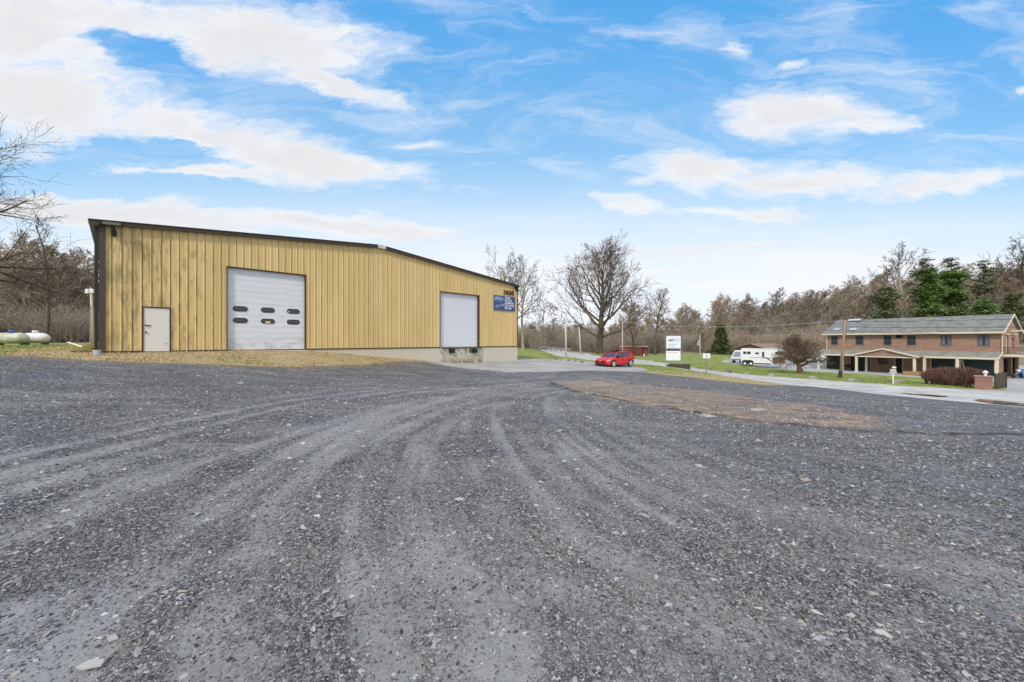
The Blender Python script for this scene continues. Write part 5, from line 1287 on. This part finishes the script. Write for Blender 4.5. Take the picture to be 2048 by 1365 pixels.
def post_sign(px, D, py_top, label):
    x, y, z = at(px, D); h = CAMZ - (py_top - HY) * D / F - z
    t = empty('road_sign', (x, y, z), R(-12), label, 'sign')
    MB().box(-.045, .045, -.04, .04, -.4, h - .02).build('post', mat('weathered_wood', (.22, .20, .16), .9, var=.2, vscale=5), t)
    MB().box(-.34, -.02, -.065, -.042, h - .50, h).build('plate', M_WHITE, t); MB().box(.03, .32, -.065, -.042, h - .50, h).build('plate', M_WHITE, t)
post_sign(1413, 38, 707, 'pair of small white plates on a thin wooden post beside the road')
M_POLE = mat('white_pole', (.56, .50, .44), .8, var=.15, vscale=2, stretch=(3, 3, .4))
M_PW = mat('weathered_pole', (.24, .15, .11), .9, var=.25, vscale=2, stretch=(4, 4, .3), col2=(.33, .25, .18))
tops = {}
for px, D, ytop, lab, dx in ((1132.5, 50, 642, 'pale slender pole in front of the far road, leftmost of the three pale poles', -.1), (1162, 66, 655, 'pale slender pole beyond the far road, between the two taller ones', -.35), (1244.5, 72, 643, 'pale slender pole carrying a wire, standing behind the red car', .05)):
    x, y, z = at(px, D); h = CAMZ - (ytop - HY) * D / F - z
    t = empty('utility_pole', (x, y, z), 0, lab, 'pole', 'pale poles along the far road')
    MB().tube((0, 0, -.5), (dx, 0, h), .13, .085, 10).build('pole', M_POLE, t, True); tops[px] = (x + dx, y, z + h)
    MB().tube((dx, -.1, h - .25), (dx, .1, h - .25), .04).tube((dx, 0, h), (dx, 0, h + .14), .035, .05, 8).build('insulator', M_WHITE, t)
x, y, z = at(1680, 44); h = CAMZ - (641 - HY) * 44 / F - z
t = empty('utility_pole', (x, y, z), R(0), 'leaning brown wooden utility pole on the lawn in front of the house', 'pole')
MB().tube((0, 0, -.5), (.62, 0, h), .17, .12, 12).build('pole', M_PW, t, True)
MB().box(.3, .95, -.05, .05, h - .35, h - .27).build('cross_arm', M_PW, t)
for a in (.35, .62, .9): MB().tube((a, 0, h - .27), (a, 0, h - .12), .03, .045, 8).build('insulator', M_STEEL, t)
MB().tube((.5, -.12, h - 2.6), (.62, -.12, h - .4), .02).build('conduit', M_DARK, t)
MB().tube((0.006, 0, .0), (.05, 0, .75), .178, .172, 12).build('ground_band', mat('creosote', (.05, .03, .025), .8), t)
PT = (x + .62, y, z + h)
def wire(a, b, sag, r, m_, label, n=24):
    a = Vector(a); b = Vector(b); pts = []
    for k in range(n + 1): f = k / n; p = a.lerp(b, f); p.z -= sag * 4 * f * (1 - f); pts.append(p)
    o = MB().path(pts, r, 4).build('power_line', m_); tag(o, label, 'power line', 'overhead wires'); return o
M_WL = mat('wire_pale', (.42, .39, .34), .6); M_WD = mat('wire_black', (.02, .02, .02), .6)
P2 = tops[1244.5]
wire(P2, PT, .9, .024, M_WL, 'pale upper wire from the pole behind the red car to the leaning brown pole')
wire((P2[0], P2[1], P2[2] - 1.2), (PT[0], PT[1], PT[2] - 1.0), .8, .014, M_WD, 'thin dark lower wire from the pole behind the red car to the leaning brown pole')
PR = (75.0, 22.0, 5.2)
for dz, lab, sg in ((-.15, 'highest dark wire running right from the leaning pole across the house roof', .5), (-.75, 'middle dark wire running right from the leaning pole across the house roof', .6), (-1.2, 'lowest dark wire running right from the leaning pole along the house eave', .9)):
    wire((PT[0], PT[1], PT[2] + dz), (PR[0], PR[1], PR[2] + dz * 1.6), sg, .018, M_WD, lab)
x, y, z = at(2400, 22); t = empty('utility_pole', (PR[0], PR[1], tz(PR[0], PR[1])), 0, 'wooden pole beyond the right edge that carries the wires', 'pole'); MB().tube((0, 0, -.5), (0, 0, PR[2] - tz(PR[0], PR[1]) + .2), .17, .12, 10).build('pole', M_PW, t, True)
# flagpole
x, y, z = at(1400.5, 80); h = CAMZ - (671.5 - HY) * 80 / F - z
t = empty('flagpole', (x, y, z), R(-25), 'white flagpole with a limp flag on the lawn right of the tall sign', 'flagpole')
MB().tube((0, 0, -.3), (-.08, 0, h), .075, .045, 8).lathe([(0, h), (.09, h + .06), (0, h + .16)], (-.08, 0, 0), 8).build('pole', M_WHITE, t, True)
def flag_mat():
    m = bpy.data.materials.new('flag_cloth'); m.use_nodes = True; tt = NT(m.node_tree); p = tt.n['Principled BSDF']
    s = tt.node('ShaderNodeSeparateXYZ', ins={0: tt.node('ShaderNodeTexCoord').outputs['Generated']}).outputs
    st = tt.m('GREATER_THAN', tt.m('FRACT', tt.m('MULTIPLY', tt.m('ADD', s[0], tt.m('MULTIPLY', s[2], .6)), 5)), .5)
    c = tt.mix(st, (.65, .62, .62), (.5, .10, .10)); c = tt.mix(tt.m('MULTIPLY', tt.m('GREATER_THAN', s[2], .68), tt.m('GREATER_THAN', s[0], .45)), c, (.08, .1, .28))
    tt.put(p.inputs['Base Color'], c); return m
fm = MB(); rings = []
for k in range(8):
    f = k / 7; zz = h - .35 - 1.5 * f; w = .12 + .36 * math.sin(min(1, f * 1.3) * 1.5); rings.append([(-.12, .0, zz), (-.12 - w * .35, .07 * math.sin(f * 9), zz - .1), (-.12 - w * .7, -.08 * math.cos(f * 7), zz - .25), (-.12 - w - .1 * f, .05, zz - .42), (-.12 - w * .7, -.05 * math.cos(f * 7), zz - .27), (-.12 - w * .35, .1 * math.sin(f * 9) , zz - .12)])
fm.loft(rings).build('flag', flag_mat(), t, True)
# guard rail along the far road
gpts = [at(1083, 84), at(1112, 78), at(1142, 72)]
t = empty('guard_rail', gpts[0], 0, 'galvanised steel guard rail along the far road behind the grass', 'guard rail')
g0 = Vector(gpts[0])
rl = MB()
for a, b in zip(gpts, gpts[1:]):
    a = Vector(a) - g0; b = Vector(b) - g0
    rl.add([(a.x, a.y, a.z + .5), (b.x, b.y, b.z + .5), (b.x, b.y, b.z + .78), (a.x, a.y, a.z + .78), (a.x, a.y + .07, a.z + .5), (b.x, b.y + .07, b.z + .5), (b.x, b.y + .07, b.z + .78), (a.x, a.y + .07, a.z + .78)], [(0, 1, 2, 3), (7, 6, 5, 4), (0, 4, 5, 1), (3, 2, 6, 7), (0, 3, 7, 4), (1, 5, 6, 2)])
rl.build('rail', M_STEEL, t)
for k in range(7):
    f = k / 6 * 2; i = min(int(f), 1); p = (Vector(gpts[i]).lerp(Vector(gpts[i + 1]), f - i)) - g0
    MB().box(p.x - .07, p.x + .07, p.y + .08, p.y + .2, p.z - .4, p.z + .76).build('post', M_PW, t)

# ------------------------------------------------------------ propane tanks and things at the left corner
M_TANK = mat('tank_white', (.70, .70, .69), .4, var=.08, vscale=2)
M_TANK2 = mat('tank_mossy', (.62, .60, .54), .5, var=.15, vscale=2, col2=(.36, .37, .24))
def tank(px0, px1, D, rz, m_, lid, label):
    x, y, z = at((px0 + px1) / 2, D); t = empty('propane_tank', (x, y, z), rz, label, 'propane tank', 'propane tanks at the edge of the thicket')
    L_ = (px1 - px0) / F * D / 2; r = .48; prof = []
    for k in range(9): a = math.pi / 2 * k / 8; prof.append((r * math.sin(a) + .001, -L_ + r * 1.35 * (1 - math.cos(a)) ))
    prof += [(p[0], -p[1]) for p in prof[::-1]]
    MB().lathe(prof, (0, 0, .62), 24, 'x').build('vessel', m_, t, True)
    MB().lathe([(0, 1.05), (.20, 1.05), (.22, 1.22), (.18, 1.30), (0, 1.33)], (0, 0, 0), 16).build('dome_lid', lid, t, True)
    for s in (-.7, .7): MB().box(s * L_ - .07, s * L_ + .07, -.3, .3, -.1, .2).build('foot', M_TRIM, t)
tank(-3, 50, 34.5, R(14), M_TANK2, mat('blue_lid', (.05, .10, .35), .4), 'mossy white propane tank with a blue lid, the left of the pair')
tank(47.5, 94, 36, R(10), M_TANK, M_TANK, 'clean white propane tank with a white lid, the right of the pair')
x, y, z = at(184, 35); h = CAMZ - (577 - HY) * 35 / F - z
t = empty('meter_pole', (x, y, z), 0, 'pale wooden pole with two white boxes beside the warehouse left corner', 'pole')
MB().tube((.12, 0, -.4), (-.08, 0, h), .11, .09, 10).build('pole', M_POLE, t, True); MB().tube((.0, -.14, -.2), (-.02, -.12, h * .7), .035).build('conduit', M_STEEL, t)
MB().box(-.42, -.10, -.22, .02, h - .48, h - .08).build('meter_box', M_WHITE, t, bevel=.02); MB().box(-.02, .30, -.2, .05, h - .45, h - .1).build('meter_box', M_WHITE, t, bevel=.02)
MB().tube((-.14, 0, h - .1), (-.14, 0, h + .15), .05).build('bracket', M_STEEL, t)
a = at(137, 20.0); b = at(176, 18.4)
o = MB().tube((0, 0, .30), (b[0] - a[0], b[1] - a[1], b[2] - a[2] + .06), .045, .045, 10).build('plastic_pipe', M_PINK); o.location = a; tag(o, 'white plastic pipe lying in the grass by the warehouse left corner', 'pipe')
x, y, z = at(182, 17.9); o = lump(MB(), (0, 0, .12), (.38, .25, .20), seed=7).build('mossy_log', mat('moss', (.17, .16, .03), .95, var=.3, vscale=6, bump=.8, bscale=20)); o.location = (x, y, z); tag(o, 'mossy stone at the bottom of the warehouse left corner', 'stone')
x, y, z = at(164, 17.2); o = lump(MB(), (0, 0, .05), (.42, .26, .14), seed=9).build('leaf_pile', mat('weeds', (.13, .13, .03), .95, var=.4, vscale=8, col2=(.26, .2, .1), bump=1, bscale=22)); o.location = (x, y, z); tag(o, 'low clump of weeds and dead leaves beside the mossy stone', 'weeds')
x, y, z = at(194, 16.2); t = empty('bucket', (x, y, z), 0, 'small pale blue bucket at the foot of the warehouse downspout', 'bucket')
MB().lathe([(0, 0), (.10, 0), (.13, .22), (.125, .22), (.095, .01), (0, .01)], (0, 0, 0), 16).build('pail', mat('pale_blue_plastic', (.45, .53, .55), .5), t, 'auto')

# ------------------------------------------------------------ mailbox, gate pier, hedge
x, y, z = at(1786, 36); h = 1.45
t = empty('mailbox', (x, y, z), R(-30), 'pale mailbox with an ornament on a post at the lawn edge', 'mailbox')
MB().box(-.05, .05, -.05, .05, -.4, h - .35).box(-.25, .25, -.05, .05, h - .47, h - .38).build('post', M_PINK, t)
Mx = Matrix.Translation((0, 0, h - .25)) 
MB().prism([(-.1, -.1), (.1, -.1), (.1, .03), (.07, .10), (0, .13), (-.07, .10), (-.1, .03)], 'x', -.2, .2, Mx).build('box', mat('mailbox_grey', (.42, .41, .40), .5), t)
lump(MB(), (.06, 0, h + .02), (.16, .08, .13), seed=3).build('ornament', M_PINK, t)
x, y, z = at(1967, 33.2)
t = empty('gate_pier', (x, y, z), R(-50), 'red brick gate pier with a white lantern on its cap', 'gate pier')
MB().box(-.48, .48, -.35, .35, -.5, 1.05).build('pier', M_PIER, t); MB().box(-.54, .54, -.41, .41, 1.052, 1.13).build('cap', mat('cap_stone', (.36, .22, .18), .8, var=.15), t)
ln = MB().lathe([(.0, 1.13), (.10, 1.13), (.07, 1.2), (.09, 1.24), (.13, 1.40), (.19, 1.42), (.08, 1.56), (0, 1.6)], (0.1, 0, 0), 8).build('lantern', M_WHITE, t)
x, y, z = at(1994, 33.6); t = empty('board_fence', (x, y, z), R(26), 'dark curved timber fence wing behind the brick gate pier', 'fence')
for k in range(3):
    o = MB()
    for j in range(8): o.box(k * .9 + j * .11, k * .9 + j * .11 + .1, -.02 + .06 * k, .02 + .06 * k, .05, 1.3)
    o.box(k * .9, k * .9 + .88, .021 + .06 * k, .05 + .06 * k, .3, .4).box(k * .9, k * .9 + .88, .021 + .06 * k, .05 + .06 * k, 1.0, 1.1); o.build('fence_panel', mat('dark_fence', (.07, .065, .05), .9, var=.25, vscale=3), t)
for k in range(4): MB().box(k * .9 - .06, k * .9 + .02, .03, .15, -.3, 1.35).build('post', mat('dark_fence', (.07, .065, .05), .9), t)
x, y, z = at(1932, 34); o = MB().box(-.05, .05, -.05, .05, -.3, 1.2).box(-.06, .06, -.06, .06, 1.2, 1.23).build('garden_post', mat('dark_post', (.05, .03, .025), .8)); o.location = (x, y, z); tag(o, 'thin dark post in front of the reddish hedge', 'post')
def shrub(loc, rx, ry, h, seed, label, m_, rz, n=2600):
    g = random.Random(seed); t = empty('hedge', loc, rz, label, 'hedge')
    segs = []
    for k in range(int(rx * 30)): x = g.uniform(-.85, .85) * rx; y = g.uniform(-.6, .6) * ry; segs.append((Vector((x, y, -.2)), Vector((x * 1.05, y * 1.1, h * .5)), .03, .02, 0))
    V, Fc = tubes(segs, 4); np_mesh('stems', V, Fc, B_DARK, t)
    segs = []
    for k in range(n):
        u = g.uniform(-1, 1); a = g.random() * 6.28; r = math.sqrt(1 - u * u * .9); rr = g.uniform(.45, 1) ** .5
        p = Vector((math.cos(a) * r * rx * rr, math.sin(a) * r * ry * rr, h * .50 + u * h * .50 * rr + .05 * math.sin(math.cos(a) * 9)))
        d = Vector((math.cos(a) * .5 + g.gauss(0, .35), math.sin(a) * .5 + g.gauss(0, .35), .8 + g.gauss(0, .2))).normalized(); l = g.uniform(.15, .38)
        segs.append((p, p + d * l, .010, .006, 0))
        for _ in range(2): q = p + d * l * g.uniform(.2, .9); segs.append((q, q + (d + Vector((g.gauss(0, .6), g.gauss(0, .6), 0))).normalized() * l * .5, .007, .004, 0))
    V, Fc = tubes(segs, 3); np_mesh('twigs', V, Fc, m_, t)
B_HEDGE = bark('twig_purple', (.13, .065, .055), (.22, .125, .10))
x, y, z = at(1908, 35.5); shrub((x, y, z), 2.05, 1.0, 1.5, 5, 'clipped leafless reddish hedge beside the brick gate pier', B_HEDGE, R(-40), 5200)

# ------------------------------------------------------------ boulders on the lawn and along the verge
M_RK = mat('boulder', (.20, .18, .145), .9, var=.3, vscale=2.5, col2=(.10, .095, .06), bump=.8, bscale=7)
M_RK2 = mat('pale_boulder', (.33, .31, .26), .9, var=.25, vscale=2.5, col2=(.17, .17, .11), bump=.8, bscale=7)
RK = [(1294, 722, 5, 1, 60, 0, 'small dark rock on the lawn, nearest the red car of the lawn rocks'), (1312, 723, 8, 3, 58, 0, 'flat dark rock on the lawn just left of the tall white sign'),
      (1372, 728, 9, 4, 52, 0, 'dark rock on the lawn just right of the tall white sign'), (1395, 731, 11, 3, 50, 0, 'long flat dark rock on the lawn between the tall sign and the small plates'), (1402, 722, 5, 2, 62, 0, 'small dark rock at the foot of the flagpole'),
      (1421, 731, 10, 4, 50, 0, 'jagged dark rock on the lawn just right of the small white plates'), (1457, 734, 15, 9, 47, 0, 'rounded brown boulder on the lawn, below the white camper'), (1496, 737, 17, 5, 46, 1, 'flat grey boulder on the lawn, below the horse trailer wheels'),
      (1546, 742, 24, 7, 44, 1, 'pair of grey slabs on the lawn below the horse trailer nose'), (1627, 750, 24, 8, 41, 1, 'grey boulder on the lawn between the round tree and the leaning pole'), (1706, 757, 24, 6, 39, 1, 'flat grey boulder on the lawn right of the leaning pole'),
      (1777, 763, 13, 8, 37.5, 0, 'dark squared boulder on the lawn just left of the mailbox post'), (1799, 765, 19, 8, 37.0, 1, 'grey boulder on the lawn just right of the mailbox post'),
      (1163, 716, 10, 4, 41, 0, 'dark rock at the apron edge left of the red car'), (1150, 717, 8, 3.5, 41.5, 0, 'second rock from the red car along the apron edge'), (1137, 717, 9, 4, 42, 0, 'rock at the apron edge nearest the leftmost pale pole'), (1112, 716, 7, 4, 43, 0, 'leftmost rock at the apron edge, beside the grass bank'), (1122, 717, 7, 3, 42.6, 1, 'low pale rock at the apron edge, second from the left'),
      (1345, 730, 8, 2.5, 47, 0, 'small dark rock seen between the legs of the tall white sign')]
for i, (px, py, w, hh, D, k, lab) in enumerate(RK):
    x, y, z = at(px, D); s = D / F / 2
    o = lump(MB(), (0, 0, 0), (w * s, w * s * .6, hh * s * 1.5), seed=20 + i).build('boulder', M_RK2 if k else M_RK); o.location = (x, y, z); o.rotation_euler = (0, 0, R(-25 + 11 * (i % 4))); tag(o, lab, 'rock', 'rocks set out along the lawn and the apron edge')
# pale litter on the gravel: two flat pieces
for px, py, w, lab in ((1515, 821.5, .22, 'flat white slab fragment lying on the brown dirt patch'), (182, 1336, .055, 'pale angular stone at the bottom left of the gravel')):
    gx, gy_ = G(px, py); o = MB().prism([(-w, -.3 * w), (-.2 * w, -.5 * w), (w, -.1 * w), (.8 * w, .4 * w), (-.6 * w, .5 * w)], 'z', 0, w * .16).build('stone_slab', mat('pale_stone', (.42, .41, .38), .8, var=.1)); o.location = (gx, gy_, tz(gx, gy_) + .005); tag(o, lab, 'stone')
# puddles at the road edge
def puddle(pts, label):
    w = [G(*p) for p in pts]; c = np.mean(np.array(w), axis=0); n = len(w); V = []
    zz = max(tz(*p) for p in w) + .03
    M_P = mat('puddle_water', (.10, .085, .06), .12, spec=.8)
    out = []
    for i in range(n):
        a, b = np.array(w[i]), np.array(w[(i + 1) % n])
        for k in range(4): p = a + (b - a) * k / 4; f = 1 + .12 * math.sin(i * 5 + k * 2.3); q = c + (p - c) * f; out.append((q[0] - c[0], q[1] - c[1], tz(*q) + .035 - tz(*c)))
    o = MB().add(out, [tuple(range(len(out)))]).build('puddle', M_P); o.location = (c[0], c[1], tz(*c)); tag(o, label, 'puddle', None, 'structure')
puddle([(1955, 799), (1985, 802), (2048, 808), (2090, 814), (2060, 815), (1990, 808), (1950, 802)], 'shallow brown puddle at the road edge')
puddle([(1800, 787), (1850, 790), (1900, 794), (1880, 795), (1820, 790)], 'thin wet strip at the road edge')
#@@END
